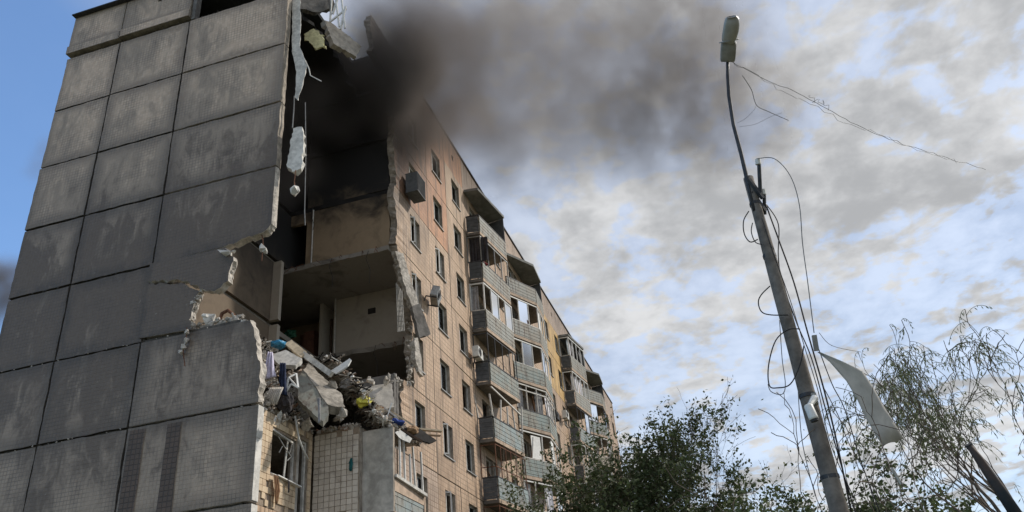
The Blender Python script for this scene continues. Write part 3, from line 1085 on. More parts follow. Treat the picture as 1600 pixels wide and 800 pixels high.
# balcony-door unit and broken window of the bay
bw = empty('window', (0.86, 0.12, tz + 1.0), B)
m_ = MB()
W_, H_ = 1.42, 1.28
m_.box((0, 0, 0), (W_, .07, .06)).box((0, 0, H_ - .06), (W_, .07, H_)).box((0, 0, .06), (.06, .07, H_ - .06)).box((W_ - .06, 0, .06), (W_, .07, H_ - .06))
m_.bar((.95, .03, .05), (1.02, .0, H_ - .05), .05, .05)
put('frame', mesh_of('frame', m_.v, m_.f, 'white_dirty'), bw)
m_ = MB()
m_.bar((.45, -.02, H_ - .1), (.75, -.06, .95), .025, .025).bar((.75, -.06, .95), (1.2, -.05, .75), .025, .025).bar((1.2, -.05, .75), (1.05, 0, .6), .025, .025)
m_.bar((.7, -.03, .95), (.55, -.02, .72), .02, .02).bar((1.1, -.05, .85), (1.3, 0, H_ - .1), .025, .025).bar((0, -.05, H_ + .02), (1.1, -.12, H_ - .14), .05, .05)
put('bent_sash', mesh_of('bent_sash', m_.v, m_.f, 'white_dirty'), bw)
put('sill', mesh_of('sill', *(lambda q: (q.v, q.f))(MB().bar((.3, -.12, -.03), (1.5, -.2, -.13), .16, .03)), 'white_paint'), bw)
dd = empty('balcony_door', (2.32, 0.10, tz + .14), B)
m_ = MB()
m_.box((0, 0, 0), (.08, .08, 2.28)).box((.56, 0, 0), (.64, .08, 2.28)).box((.08, 0, 2.2), (.56, .08, 2.28))
put('frame', mesh_of('frame', m_.v, m_.f, 'white_dirty'), dd)
put('leaf', mesh_of('leaf', *(lambda q: (q.v, q.f))(MB().box((0.08, .03, .04), (.30, .07, 2.19))), 'concrete_panel'), dd)
for s in range(2):
    window(B, 0.86, fz(s) + 1.0, 1.42, 1.28, 'glass', y=0.0, rs=rsw)

# ---- end loggia next to the torn corner: concrete side wall, parapet, broken glazing
for s in range(3):
    z0 = fz(s)
    lg = empty('loggia', (3.55, -2.62, z0), B)
    sp = panel_mesh('side_wall', 1.04, SH - .04 - (0.12 if s == 2 else 0), 0.12, 'concrete_panel', step=0.25, jit=0.012, seed=80 + s)
    put('side_wall', sp, lg, (0.0, 1.05, 0.02), GR)
    put('slab', mesh_of('slab', *(lambda q: (q.v, q.f))(MB().box((.125, .02, -.2), (2.5, 1.04, -.02))), 'concrete'), lg)
    m_ = MB()
    for i in range(8):
        m_.box((.13, .03 + (0.012 if i % 2 else 0), .06 + i * .12), (2.48, .06, .06 + i * .12 + .112))
    put('parapet_panel', mesh_of('parapet_panel', m_.v, m_.f, 'parapet_blue' if s > 0 else 'parapet_teal'), lg)
    put('parapet_board', mesh_of('parapet_board', *(lambda q: (q.v, q.f))(MB().box((.13, .012, .66), (2.48, .028, 1.03))), 'slab_beige'), lg)
    put('parapet_band', mesh_of('parapet_band', *(lambda q: (q.v, q.f))(MB().box((.13, .015, -.16), (2.48, .019, .05))), 'slab_beige'), lg)
    rail = MB().bar((.1, .0, 1.12), (2.5, -.05, 0.98 if s == 2 else 1.1), .13, .1)
    put('rail', mesh_of('rail', rail.v, rail.f, 'white_dirty'), lg)
    for i, xx in enumerate((.55, .95, 1.4, 1.8, 2.42)):
        tl = rnd(-.12, .12) if s == 2 else 0
        m2 = MB().bar((xx, .02, 1.06), (xx + tl, .02 + rnd(-.05, .05), 2.45 if i != 2 else 2.1), .05, .06, (0, 1, 0))
        put('mullion', mesh_of('mullion', m2.v, m2.f, 'white_paint'), lg)
    if s < 2:
        put('pane', mesh_of('pane', *(lambda q: (q.v, q.f))(MB().box((.55, .03, 1.12), (2.4, .036, 2.44))), 'glass'), lg)
    put('facade_panel', panel_mesh('facade_panel', 2.55, SH - .04, TH, 'facade_grey', holes=[(.5, .12, 1.9, 2.3)]), B, (3.66, YF, z0 + .02))
    put('end_post', mesh_of('end_post', *(lambda q: (q.v, q.f))(MB().box((2.49, .0, -.1), (2.6, 1.04, 1.05))), 'slab_beige'), lg)

# ---- balconies of the long facade
T1 = [(0.02, -0.03), (0.12, -0.72), (3.5, -1.19), (3.72, -0.03)]
T2 = [(0.02, -0.03), (2.5, -1.20), (4.95, -1.05), (5.1, -0.03)]
BALC = [(15.72, T1, 'a'), (23.1, T2, 'b'), (37.4, T1, 'c'), (44.7, T2, 'd')]
GL = {('a', 5): 'open', ('a', 4): 'drape', ('a', 3): 'white', ('a', 2): 'darkglass', ('a', 1): 'wreck', ('a', 0): 'thin', ('a', -1): 'thin',
      ('b', 5): 'open', ('b', 4): 'half', ('b', 3): 'white', ('b', 2): 'bluebar', ('b', 1): 'tilted', ('b', 0): 'white', ('b', -1): 'white',
      ('c', 5): 'white', ('c', 4): 'white', ('c', 3): 'darkglass', ('d', 5): 'open', ('d', 4): 'darkglass'}
PAR = {('a', 5): 'parapet_grey', ('a', 4): 'parapet_grey', ('a', 3): 'parapet_grey', ('a', 2): 'parapet_teal', ('a', 1): 'parapet_blue', ('a', 0): 'parapet_blue',
       ('b', 5): 'parapet_grey', ('b', 4): 'parapet_grey', ('b', 3): 'parapet_teal', ('b', 2): 'parapet_teal', ('b', 1): 'parapet_teal', ('b', 0): 'parapet_teal',
       ('c', 5): 'parapet_grey', ('c', 4): 'parapet_grey'}
rb = random.Random(31)
PV = ['parapet_grey', 'parapet_teal', 'parapet_blue', 'parapet_cream', 'parapet_grey']


def plan_slab(pts, z0, z1, grow=0.0):
    n = len(pts)
    V = [(p[0], p[1], z0) for p in pts] + [(p[0], p[1], z1) for p in pts]
    Fs = [tuple(range(n)), tuple(reversed(range(n, 2 * n)))] + [((i + 1) % n, i, n + i, n + (i + 1) % n) for i in range(n)]
    return V, Fs


def sub(name, m_, mat, parent):
    return put(name, mesh_of(name, m_.v, m_.f, mat), parent)


for bx, T, bl in BALC:
    p0, p1, p2, p3 = [Vector((q[0], q[1], 0)) for q in T]
    for s in range(9):
        k = s - 3
        z0 = fz(s)
        gl = GL.get((bl, k), 'white')
        pm = PAR.get((bl, k), rb.choice(PV))
        bal = empty('balcony', (bx, YF, z0), B)
        V, Fs = plan_slab([(p.x, p.y) for p in (p0, p1, p2, p3)], -0.13, 0.02)
        put('slab', mesh_of('slab', V, Fs, 'slab_grey'), bal)
        edges = [(p0, p1), (p1, p2), (p2, p3)]
        for ei, (a, c) in enumerate(edges):
            d = (c - a).normalized()
            nrm = Vector((d.y, -d.x, 0))
            if nrm.y > 0.05:
                nrm = -nrm
            main = (bl in 'ac' and ei == 1) or (bl in 'bd' and ei <= 1)
            # corrugated parapet: courses of narrow strips, one set proud of the next
            m_ = MB()
            ns = 9
            for i in range(ns):
                off = nrm * (0.02 + (0.012 if i % 2 else 0.0))
                zz = 0.05 + i * 0.105
                m_.bar(a + d * .03 + off + Vector((0, 0, zz + .05)), c - d * .03 + off + Vector((0, 0, zz + .05)), 0.03, 0.098)
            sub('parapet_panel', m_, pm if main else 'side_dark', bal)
            if main:
                off = nrm * .016
                sub('fascia', MB().bar(a + off + Vector((0, 0, -.05)), c + off + Vector((0, 0, -.05)), .03, .17), 'slab_beige', bal)
            m_ = MB()
            tilt = rb.uniform(-.05, .05)
            m_.bar(a + Vector((0, 0, 1.03)), c + Vector((0, 0, 1.03 + tilt)), 0.09, 0.05)
            sub('rail', m_, 'white_dirty' if gl in ('white', 'half', 'tilted') else 'metal_dark', bal)
        # glazing
        hz = 2.58
        if gl == 'open':
            pass
        else:
            fm = {'white': 'white_paint', 'half': 'white_paint', 'tilted': 'white_paint', 'bluebar': 'white_dirty', 'drape': 'metal_grey', 'darkglass': 'metal_dark', 'wreck': 'white_dirty', 'thin': 'rust'}[gl]
            th = {'thin': .035, 'darkglass': .045, 'drape': .05}.get(gl, .065)
            for ei, (a, c) in enumerate(edges[:2]):
                L = (c - a).length
                n = max(1, int(round(L / (0.85 if gl != 'thin' else .6))))
                d = (c - a) / n
                for i in range(n + (1 if ei == 1 else 0)):
                    p = a + d * i + Vector((0, 0, 1.06))
                    q = a + d * i + Vector((0, 0, hz))
                    if gl in ('wreck', 'tilted'):
                        q += Vector((rb.uniform(-.3, .3), rb.uniform(-.12, .1), rb.uniform(-.55, 0)))
                    m_ = MB().bar(p, q, th, th, (0, 1, 0))
                    sub('mullion', m_, fm, bal)
                zt = hz - .05
                if gl != 'wreck' or ei == 1:
                    m_ = MB().bar(a + Vector((0, 0, zt)), c + Vector((0, 0, zt - (.5 if gl == 'wreck' else 0))), th, th)
                    sub('head_rail', m_, fm, bal)
                if gl in ('thin', 'bluebar'):
                    m_ = MB().bar(a + Vector((0, 0, 1.5 if gl == 'thin' else 2.2)), c + Vector((0, 0, 1.5 if gl == 'thin' else 2.2)), th, th)
                    sub('cross_rail', m_, fm, bal)
                for i in range(n):
                    u = rb.random()
                    p = a + d * (i + .06)
                    q = a + d * (i + .94)
                    if gl in ('white', 'darkglass', 'bluebar', 'half') and u < 0.22:
                        m_ = MB()
                        m_.bar(p + Vector((0, 0, 1.8)), q + Vector((0, 0, 1.8)), 0.006, 1.42)
                        sub('pane', m_, 'glass', bal)
                    if gl in ('half', 'tilted') and (i + ei) % 3 == 1:
                        m_ = MB().bar(p + Vector((0, .03, 1.75)), q + Vector((0, .03, 1.75)), 0.03, 1.3)
                        sub('infill_panel', m_, 'white_paint', bal)
                    if gl in ('white', 'bluebar') and u > .6:
                        cu = curtain_mesh((q - p).length * .8, 1.35, rb.choice(['cloth_white', 'cloth_grey', 'cloth_grey']), 3, .04, s + i)
                        ang = math.atan2(d.y, d.x)
                        put('curtain', cu, bal, p + Vector((0.05, .14, 1.1)), (0, 0, ang))
            if gl == 'drape':
                for i in range(3):
                    cu = curtain_mesh(.6, 1.45, 'cloth_dark', 3, .05, i)
                    put('curtain', cu, bal, Vector((.14, -.1 - i * .2, 1.05)), (0, 0, -1.4))
            if gl in ('white', 'darkglass', 'drape', 'bluebar', 'tilted', 'half') and bl in 'ab':
                for q_ in range(rb.randrange(2, 5)):
                    a_ = Vector((rb.uniform(.3, 3.2), rb.uniform(-.75, -.25), 1.05))
                    m_ = MB()
                    m_.hull(a_ + Vector((0, 0, rb.uniform(-.05, .2))), (rb.uniform(.2, .5), .2, rb.uniform(.2, .6)))
                    m_.bar(a_, a_ + Vector((rb.uniform(-.5, .5), rb.uniform(-.1, .1), rb.uniform(.3, 1.2))), .04, .03)
                    o = sub('clutter', m_, rb.choice(['wood', 'cloth_dark', 'white_dirty', 'cloth_brown', 'cloth_red']), bal)
            if gl in ('wreck', 'thin'):
                m_ = MB()
                for i in range(6):
                    a_ = Vector((rb.uniform(.2, 3.3), rb.uniform(-.7, -.2), rb.uniform(.3, 1.0)))
                    m_.bar(a_, a_ + Vector((rb.uniform(-.6, .6), rb.uniform(-.2, .2), rb.uniform(.1, .7))), .06, .04)
                o = sub('broken_timber', m_, 'wood_dark', bal)
                o['kind'] = 'stuff'
    # canopy over the top balcony
    ca = empty('canopy', (bx, YF, fz(9)), B)
    V, Fs = plan_slab([(p0.x, p0.y), (p1.x, p1.y - .08), (p2.x, p2.y - .08), (p3.x, p3.y)], -0.14, 0.02)
    put('slab', mesh_of('slab', V, Fs, 'canopy'), ca)
    for a, c in ((p2, p3),):
        V = [a + Vector((0, 0, -2.7)), c + Vector((0, 0, -2.7)), c + Vector((0, 0, -.15)), a + Vector((0, 0, -.15))]
        V2 = [v + Vector((.06, 0, 0)) for v in V]
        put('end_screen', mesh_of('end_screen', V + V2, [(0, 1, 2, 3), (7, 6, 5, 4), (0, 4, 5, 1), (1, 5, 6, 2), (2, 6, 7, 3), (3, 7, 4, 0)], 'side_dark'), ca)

#--MORE--
# ------------------------------------------------------------------ torn corner: stubs and rubble
m_ = MB().box((6.12, YF + .02, fz(3)), (6.32, YF + 1.6, fz(3) + 2.75)).box((6.45, YF + .06, fz(3)), (6.62, YF + .36, fz(3) + 2.6))
m_.build('wall_stub', 'concrete_dark', B)
crumbs('broken_edge', [(6.2, YF + .1, fz(3) + 2.7), (6.7, YF + .1, fz(3) + 2.6), (7.9, YF + .15, fz(4) + .1)], 40, 0.3, 0.1, parent=B, seed=12)
crumbs('broken_edge', [(7.9, YF + .1, fz(4) + .2), (7.85, YF + .1, fz(4) + 1.4), (7.9, YF + .1, fz(5))], 46, 0.26, 0.1, parent=B, seed=13)


def pile_h(x, y):
    if x < 3.2:
        yf = 0.12
    elif x < 6.2:
        yf = -2.45 + 0.25 * (x - 3.2)
    else:
        yf = -1.25
    run = 1.15 if x < 3.2 else 2.0
    top = 2.75 if x < 2.6 else (2.75 - 0.35 * (x - 2.6) if x < 4 else 2.25)
    t = max(0.0, min(1.0, (y - yf) / run))
    t = t * t * (3 - 2 * t) * 0.5 + t * 0.5
    h = 0.05 + top * t
    n = mnoise.fractal(Vector((x * 1.1, y * 1.1, 3.3)), 1.0, 2.0, 4)
    return fz(3) + max(0.03, h + n * 0.32 * (0.25 + t))


random.seed(41)
pm_ = MB()
nx, ny = 64, 44
xs = [0.33 + (9.3 - 0.33) * i / nx for i in range(nx + 1)]
ys = [-2.5 + (3.28 + 2.5) * j / ny for j in range(ny + 1)]
V, Fs = [], []
for y in ys:
    for x in xs:
        inside = (y > 0.12 if x < 3.2 else (y > -2.5 if x < 6.1 else y > YF + .32))
        V.append((x, y, pile_h(x, y) - 0.1 if inside else fz(3) - 0.15))
for j in range(ny):
    for i in range(nx):
        y, x = (ys[j] + ys[j + 1]) / 2, (xs[i] + xs[i + 1]) / 2
        if (x < 3.4 and y < 0.1) or (x > 6.1 and y < YF + .3):
            continue
        a = j * (nx + 1) + i
        Fs.append((a, a + 1, a + nx + 2, a + nx + 1))
pm_.add(V, Fs)
for i in range(8500):
    x = rnd(0.34, 8.9)
    y = rnd(-2.45, 3.1)
    if random.random() < .55:
        y = (rnd(0.1, 1.5) if x < 3.2 else rnd(-2.4, 0.3))
    if x < 3.3 and y < 0.08 or (x > 6.1 and y < YF + .35):
        continue
    sz = min(0.5, 0.04 + random.expovariate(15))
    c = Vector((x, y, pile_h(x, y) + rnd(-.06, .04)))
    if random.random() < .25:
        d = Vector((rnd(-1, 1), rnd(-1, 1), rnd(-.5, .6))).normalized() * rnd(.12, .4)
        pm_.bar(c - d, c + d, rnd(.015, .06), rnd(.01, .03), (rnd(-1, 1), rnd(-1, 1), 1))
    else:
        pm_.hull(c, (sz, sz * rnd(.6, 1.2), sz * rnd(.4, 1)))
# crumbs on the top edges of the bay walls
for i in range(420):
    u = random.random()
    if u < .45:
        c = Vector((rnd(.32, 3.2), rnd(-.02, .3), fz(3) + rnd(-.04, .12)))
    elif u < .7:
        c = Vector((3.35 + rnd(-.06, .2), rnd(-1.55, 0), fz(3) + rnd(-.03, .1)))
    else:
        c = Vector((rnd(3.5, 6.1), rnd(-2.64, -2.2), fz(3) + rnd(-.1, .12)))
    pm_.hull(c, rnd(.06, .24))
rub = pm_.build('rubble', 'rubble_mix')
tag(rub, 'grey heap of broken concrete filling the torn-open storey of the corner', 'rubble', kind='stuff')


for nm_, mt_, cnt, lab_ in (('wood_scraps', 'wood', 420, 'brown splintered wood scraps strewn through the rubble heap'), ('plaster_scraps', 'plaster_white', 500, 'small white plaster scraps strewn through the rubble heap'),
                            ('dark_scraps', 'burnt', 420, 'black charred scraps strewn through the rubble heap')):
    random.seed(len(nm_) + cnt)
    sm2 = MB()
    for i in range(cnt):
        x = rnd(.35, 6.2)
        y = rnd(0.1, 1.8) if x < 3.2 else rnd(-2.45, .6)
        c = Vector((x, y, pile_h(x, y) + rnd(-.02, .1)))
        d = Vector((rnd(-1, 1), rnd(-1, 1), rnd(-.6, .7))).normalized() * rnd(.05, .32)
        if nm_ == 'plaster_scraps' and i % 2:
            sm2.hull(c, rnd(.06, .2))
        else:
            sm2.bar(c - d, c + d, rnd(.02, .11), rnd(.008, .03), (rnd(-1, 1), rnd(-1, 1), 1))
    tag(sm2.build(nm_, mt_), lab_, 'debris', kind='stuff')


def plate(name, pxs, xs_, T, mat, label, cat, smooth=False, group=None, rough=None):
    """a slab or board whose outline is surveyed corner by corner at the given x planes"""
    pts = [on(px, py, 0, x) for (px, py), x in zip(pxs, xs_)]
    if rough is None:
        rough = 0.035 if mat.startswith(('concrete', 'plaster', 'parapet')) else (0.012 if T < .05 else 0.015)
    dense = []
    for i in range(len(pts)):
        a, c = pts[i], pts[(i + 1) % len(pts)]
        k = max(1, int((c - a).length / 0.13))
        for j in range(k):
            dense.append(a.lerp(c, j / k) + Vector((rnd(-rough, rough), rnd(-rough, rough), rnd(-rough, rough))) * (1 if j else .3))
    pts = dense
    nrm = Vector((0, 0, 0))
    for i in range(len(pts)):
        a, c = pts[i], pts[(i + 1) % len(pts)]
        nrm += Vector(((a.y - c.y) * (a.z + c.z), (a.z - c.z) * (a.x + c.x), (a.x - c.x) * (a.y + c.y)))
    nrm.normalize()
    if nrm.dot(Vector(CAM.tolist()) - pts[0]) < 0:
        nrm = -nrm
    cen = sum(pts, Vector((0, 0, 0))) / len(pts)
    pts = [p - nrm * ((p - cen).dot(nrm) * .92) for p in pts]
    bk = [p - nrm * T + Vector((rnd(-rough, rough), rnd(-rough, rough), rnd(-rough, rough))) * 1.3 for p in pts]
    n = len(pts)
    m = MB()
    m.add(pts + bk, [tuple(range(n)), tuple(reversed(range(n, 2 * n)))] + [((i + 1) % n, i, n + i, n + (i + 1) % n) for i in range(n)])
    o = m.build(name, mat, smooth=smooth)
    bm = bmesh.new()
    bm.from_mesh(o.data)
    bmesh.ops.recalc_face_normals(bm, faces=bm.faces)
    bm.to_mesh(o.data)
    bm.free()
    return tag(o, label, cat, group)


def beam(name, p, q, xp, xq, wd, th, mat, label, cat, up=(0, 0, 1)):
    o = MB().bar(on(*p, 0, xp), on(*q, 0, xq), wd, th, up).build(name, mat)
    return tag(o, label, cat)


def cloth(name, pts_l, pts_r, mat, label, cat, amp=0.05, n=10, folds=2.5):
    """hanging cloth between two side lines (world points), with folds"""
    L = [Vector(p) for p in pts_l]
    Rr = [Vector(p) for p in pts_r]

    def ev(P, t):
        k = min(int(t * (len(P) - 1)), len(P) - 2)
        return P[k].lerp(P[k + 1], t * (len(P) - 1) - k)
    V, Fs = [], []
    m = 12
    for j in range(n + 1):
        a, c = ev(L, j / n), ev(Rr, j / n)
        for i in range(m + 1):
            u = i / m
            p = a.lerp(c, u)
            d = Vector((-0.85, -0.4, 0)) * amp * math.sin(u * folds * 6.28 + j * .35)
            V.append(p + d + Vector((rnd(-1, 1), rnd(-1, 1), rnd(-1, 1))) * amp * .12)
    for j in range(n):
        for i in range(m):
            a = j * (m + 1) + i
            Fs.append((a, a + 1, a + m + 2, a + m + 1))
    mb_ = MB().add(V, Fs)
    o = mb_.build(name, mat, smooth=True)
    sm = o.modifiers.new('thick', 'SOLIDIFY')
    sm.thickness = 0.012
    return tag(o, label, cat)


def lump(name, c, size, mat, label, cat, amp=0.35, seed=0, freq=3.0):
    """crumpled bag or bundle"""
    bm = bmesh.new()
    bmesh.ops.create_icosphere(bm, subdivisions=3, radius=0.5)
    for v in bm.verts:
        n_ = mnoise.fractal(v.co * freq + Vector((seed * 3.7, 0, 0)), 1.0, 2.0, 3)
        v.co *= 1 + amp * n_
        v.co = Vector((v.co.x * size[0], v.co.y * size[1], v.co.z * size[2]))
    me = bpy.data.meshes.new(name)
    bm.to_mesh(me)
    bm.free()
    me.materials.append(MATS[mat])
    return tag(put(name, me, None, c), label, cat)


def chunk(name, c, size, mat, label, cat, extra=0, seed=0):
    random.seed(seed)
    m = MB().hull(c, size)
    for i in range(extra):
        m.hull(Vector(c) + Vector((rnd(-.4, .4) * size[0], rnd(-.4, .4) * size[1], rnd(-.4, .4) * size[2])), tuple(q * rnd(.3, .6) for q in size))
    return tag(m.build(name, mat), label, cat)


random.seed(55)
plate('concrete_slab', [(464, 590), (474, 578), (490, 600), (513, 632), (513, 646), (505, 657), (494, 650), (467, 628)], [1.9, 2.3, 2.2, 1.7, 1.5, 1.3, 1.35, 1.6], 0.22, 'slab_green',
      'large grey-green concrete slab with rounded corners leaning in the rubble', 'concrete slab')
plate('concrete_slab', [(474, 577), (482, 570), (536, 616), (540, 634), (524, 640), (512, 630)], [2.3, 2.8, 2.6, 2.2, 2.0, 1.7], 0.25, 'concrete_dusty',
      'ribbed broken concrete slab lying above the large rounded slab', 'concrete slab')
plate('wall_fragment', [(560, 610), (613, 595), (616, 638), (596, 640), (575, 628)], [5.2, 5.9, 5.6, 5.2, 5.0], 0.18, 'concrete_panel',
      'flat grey wall fragment propped beside the broken facade wall', 'wall fragment')
plate('cabinet_panel', [(423, 555), (446, 546), (472, 561), (462, 570), (436, 570)], [1.7, 2.0, 1.9, 1.6, 1.5], 0.16, 'white_dirty',
      'white cabinet panel tipped on top of the rubble under the blue bag', 'cabinet panel')
plate('board', [(444, 536), (456, 531), (479, 549), (470, 558)], [2.2, 2.4, 2.3, 2.1], 0.08, 'wood_pale',
      'broad cream board standing highest on the rubble', 'board')
beam('timber_beam', (474, 553), (518, 585), 2.3, 2.3, 0.16, 0.18, 'white_dirty', 'long pale beam running down from the cream board', 'beam')
plate('board', [(516, 580), (546, 560), (549, 562), (544, 571), (525, 584)], [3.0, 3.3, 3.3, 3.2, 3.0], 0.05, 'white_paint',
      'white board sticking up alone against the dark room', 'board')
plate('board', [(555, 611), (562, 608), (600, 640), (593, 647)], [4.0, 4.1, 3.9, 3.8], 0.06, 'wood_pale',
      'pinkish plank sloping past the yellow bag', 'board')
beam('plank', (612, 643), (648, 666), 4.6, 4.6, 0.1, 0.05, 'wood_pale', 'thin pale plank poking out above the loggia', 'plank')
beam('plank', (646, 670), (690, 674), 4.9, 5.6, 0.16, 0.05, 'wood_pale', 'pale plank reaching farthest out over the facade', 'plank')
beam('plank', (650, 679), (688, 681), 4.9, 5.4, 0.09, 0.04, 'wood', 'brown batten just below the farthest pale plank', 'plank')
plate('roof_board', [(630, 668), (655, 668), (682, 689), (672, 692), (640, 684)], [4.4, 4.9, 5.3, 5.0, 4.4], 0.05, 'burnt',
      'black charred board drooping over the loggia glazing', 'board')
plate('metal_sheet', [(617, 675), (625, 672), (644, 685), (640, 692), (624, 684)], [3.9, 4.1, 4.4, 4.3, 4.0], 0.02, 'metal_grey',
      'curled grey metal sheet over the loggia mullions', 'sheet')
lump('wood_debris', on(645, 672, 0, 4.6), (.5, .35, .3), 'wood', 'brown splintered wood wedged between planks over the loggia', 'wood debris', .5, 4)
beam('timber_beam', (616, 665), (660, 690), 4.2, 4.6, 0.07, 0.07, 'wood_dark', 'dark batten sloping under the black charred board', 'beam')
beam('plank', (596, 634), (620, 652), 4.2, 4.3, 0.12, 0.05, 'white_dirty', 'whitish plank between the yellow bag and blue cloth', 'plank')
beam('plank', (604, 655), (612, 630), 4.0, 4.1, 0.05, 0.04, 'white_paint', 'short white stick standing upright behind the blue cloth', 'plank')
lump('plastic_bag', on(435, 538, 0, 2.0), (.46, .5, .24), 'bag_blue', 'blue plastic bag on top of the rubble', 'bag', .4, 1)
lump('plastic_bag', on(568, 628, 0, 3.5), (.42, .5, .34), 'bag_yellow', 'bright yellow bag in the rubble', 'bag', .4, 2)
lump('cloth_bundle', on(616, 662, 0, 4.0), (.5, .62, .28), 'cloth_blue', 'crumpled blue cloth on the loggia top', 'cloth', .6, 3, 2.4)
lump('cloth_bundle', on(446, 628, 0, 1.0), (.4, .5, .6), 'cloth_dark', 'black cloth bundle below the navy trousers', 'cloth', .5, 5)
lump('cloth_bundle', on(545, 600, 0, 3.6), (.5, .6, .34), 'cloth_grey', 'grey blanket bundle beside the sticking-up white board', 'cloth', .5, 6)
lump('cushion', on(552, 601, 0, 3.9), (.5, .55, .25), 'wood_pale', 'tan cushion under the grey wall fragment', 'cushion', .3, 7)
lump('cloth_bundle', on(588, 640, 0, 4.0), (.3, .4, .22), 'cloth_brown', 'brown cloth bundle in front of the grey wall fragment', 'cloth', .5, 8)
cloth('curtain', [on(419, 550, 0, 1.0), on(414, 572, 0, .9), on(411, 594, 0, .8)], [on(426, 551, 0, 1.1), on(428, 575, 0, .9), on(432, 588, 0, .85)], 'cloth_lilac',
      'lilac-white cloth hanging over the rubble beside the end wall edge', 'cloth', .05)
cloth('trousers', [on(438, 567, 0, 1.1), on(436, 590, 0, .9), on(438, 616, 0, .8)], [on(446, 568, 0, 1.1), on(447, 592, 0, .9), on(449, 618, 0, .8)], 'cloth_navy',
      'navy trousers hanging in the rubble', 'trousers', .04)
cloth('curtain', [on(496, 622, 0, 1.0), on(497, 640, 0, .9), on(497, 662, 0, .8)], [on(500, 622, 0, 1.0), on(500, 640, 0, .9), on(501, 660, 0, .8)], 'cloth_grey',
      'narrow grey strip hanging in front of the rounded slab', 'cloth', .02)
cloth('rag', [on(428, 742, 1, -.1), on(429, 762, 1, -.12), on(430, 788, 1, -.1)], [on(434, 744, 1, -.1), on(437, 766, 1, -.12), on(434, 786, 1, -.1)], 'cloth_brown',
      'brown rag hanging below the broken bay window', 'rag', .03)
cloth('rag', [on(449.5, 748, 1, -.1), on(450, 770, 1, -.1)], [on(452.5, 749, 1, -.1), on(452, 769, 1, -.1)], 'cloth_dark',
      'thin dark rag hanging near the balcony door', 'rag', .02)
lump('rag', on(548, 727, 0, 3.24), (.05, .13, .36), 'teal_paint', 'teal rag stuck on the grey tiled side wall', 'rag', .5, 9)
tag(MB().tube([on(461, 650, 1, -.15), on(464, 668, 1, -.2), on(467, 686, 1, -.22), on(474, 703, 1, -.2), on(481, 717, 1, -.15)], [.03, .035, .035, .035, .03], 6).build('hanging_strip', 'white_paint', smooth=True),
    'white strip hanging across the balcony door', 'strip')
# radiator
rd = empty('radiator', on(422, 632, 0, .55))
tag(rd, 'ribbed grey heating radiator slumped at the rubble foot', 'radiator')
for i in range(8):
    m_ = MB().tube([Vector((-.01, .28 - i * .075, 0)), Vector((0.0, .28 - i * .075, .3)), Vector((.05, .28 - i * .075, .55))], [.032, .034, .03], 6)
    put('fin', mesh_of('fin', m_.v, m_.f, 'concrete', True), rd)
rd.rotation_euler = (0.2, .1, -.15)
# overturned chair frame
cf = MB()
q = [on(447, 612, 0, 1.0), on(451, 590, 0, 1.2), on(463, 584, 0, 1.4), on(466, 606, 0, 1.1), on(455, 600, 0, 1.0)]
cf.bar(q[0], q[1], .05, .05).bar(q[1], q[2], .05, .05).bar(q[2], q[3], .05, .05).bar(q[0], q[4], .04, .04).bar(q[4], q[3], .04, .04).bar(q[1], q[3], .04, .04)
tag(cf.build('chair_frame', 'white_paint'), 'white broken chair frame in the rubble hollow', 'chair frame')
# single lumps of concrete that can be told apart
for i, (px, py, x, sz, lab) in enumerate([
        (327, 497, .3, (.5, .55, .42), 'whitish plaster block sitting on the torn wall panel'),
        (436, 655, .4, (.3, .6, .22), 'pale concrete lump on the bay wall above the window'),
        (478, 663, 2.4, (.4, .5, .22), 'pale concrete lump over the balcony door'),
        (528, 655, 3.0, (.35, .5, .3), 'grey lump at the top of the grey tiled side wall'),
        (588, 650, 3.7, (.4, .5, .3), 'grey lump on the concrete loggia side wall'),
        (520, 602, 2.6, (.4, .4, .3), 'rough grey block at the upper end of the ribbed slab'),
        (407, 622, .35, (.35, .4, .4), 'grey block leaning on the inner edge of the end wall'),
        (535, 645, 2.2, (.4, .5, .35), 'grey block below the yellow bag'),
        (578, 597, 4.6, (.4, .4, .32), 'pale block on the crest of the heap before the dark room'),
        (605, 593, 5.6, (.5, .5, .3), 'grey block on top of the grey wall fragment')]):
    chunk('concrete_block', on(px, py, 0, x), sz, 'plaster_white' if i == 0 else 'concrete_rough', lab, 'concrete block', 3, i + 70)
o = MB()
o.tube([on(342, 503, 0, .35), on(347, 490, 0, .4), on(356, 485, 0, .45), on(366, 492, 0, .4)], [.05, .06, .06, .04], 7)
tag(o.build('pipe', 'rust', smooth=True), 'rust-red bent pipe on the torn wall panel', 'pipe')

# ---- pieces hanging on reinforcement
def hanging(name, wire, blocks, label, mat='concrete_rough', seed=0, wr=0.018):
    random.seed(seed)
    h = empty(name, wire[0])
    tag(h, label, 'hanging concrete')
    m = MB().tube(wire, wr, 5)
    m.build('rebar', 'rust', h)
    for c, sz in blocks:
        m = MB().hull(c, sz)
        m.hull(c + Vector((rnd(-.05, .05), rnd(-.05, .05), rnd(-.08, .08))), tuple(q * .8 for q in sz))
        m.build('block', mat, h)
    return h


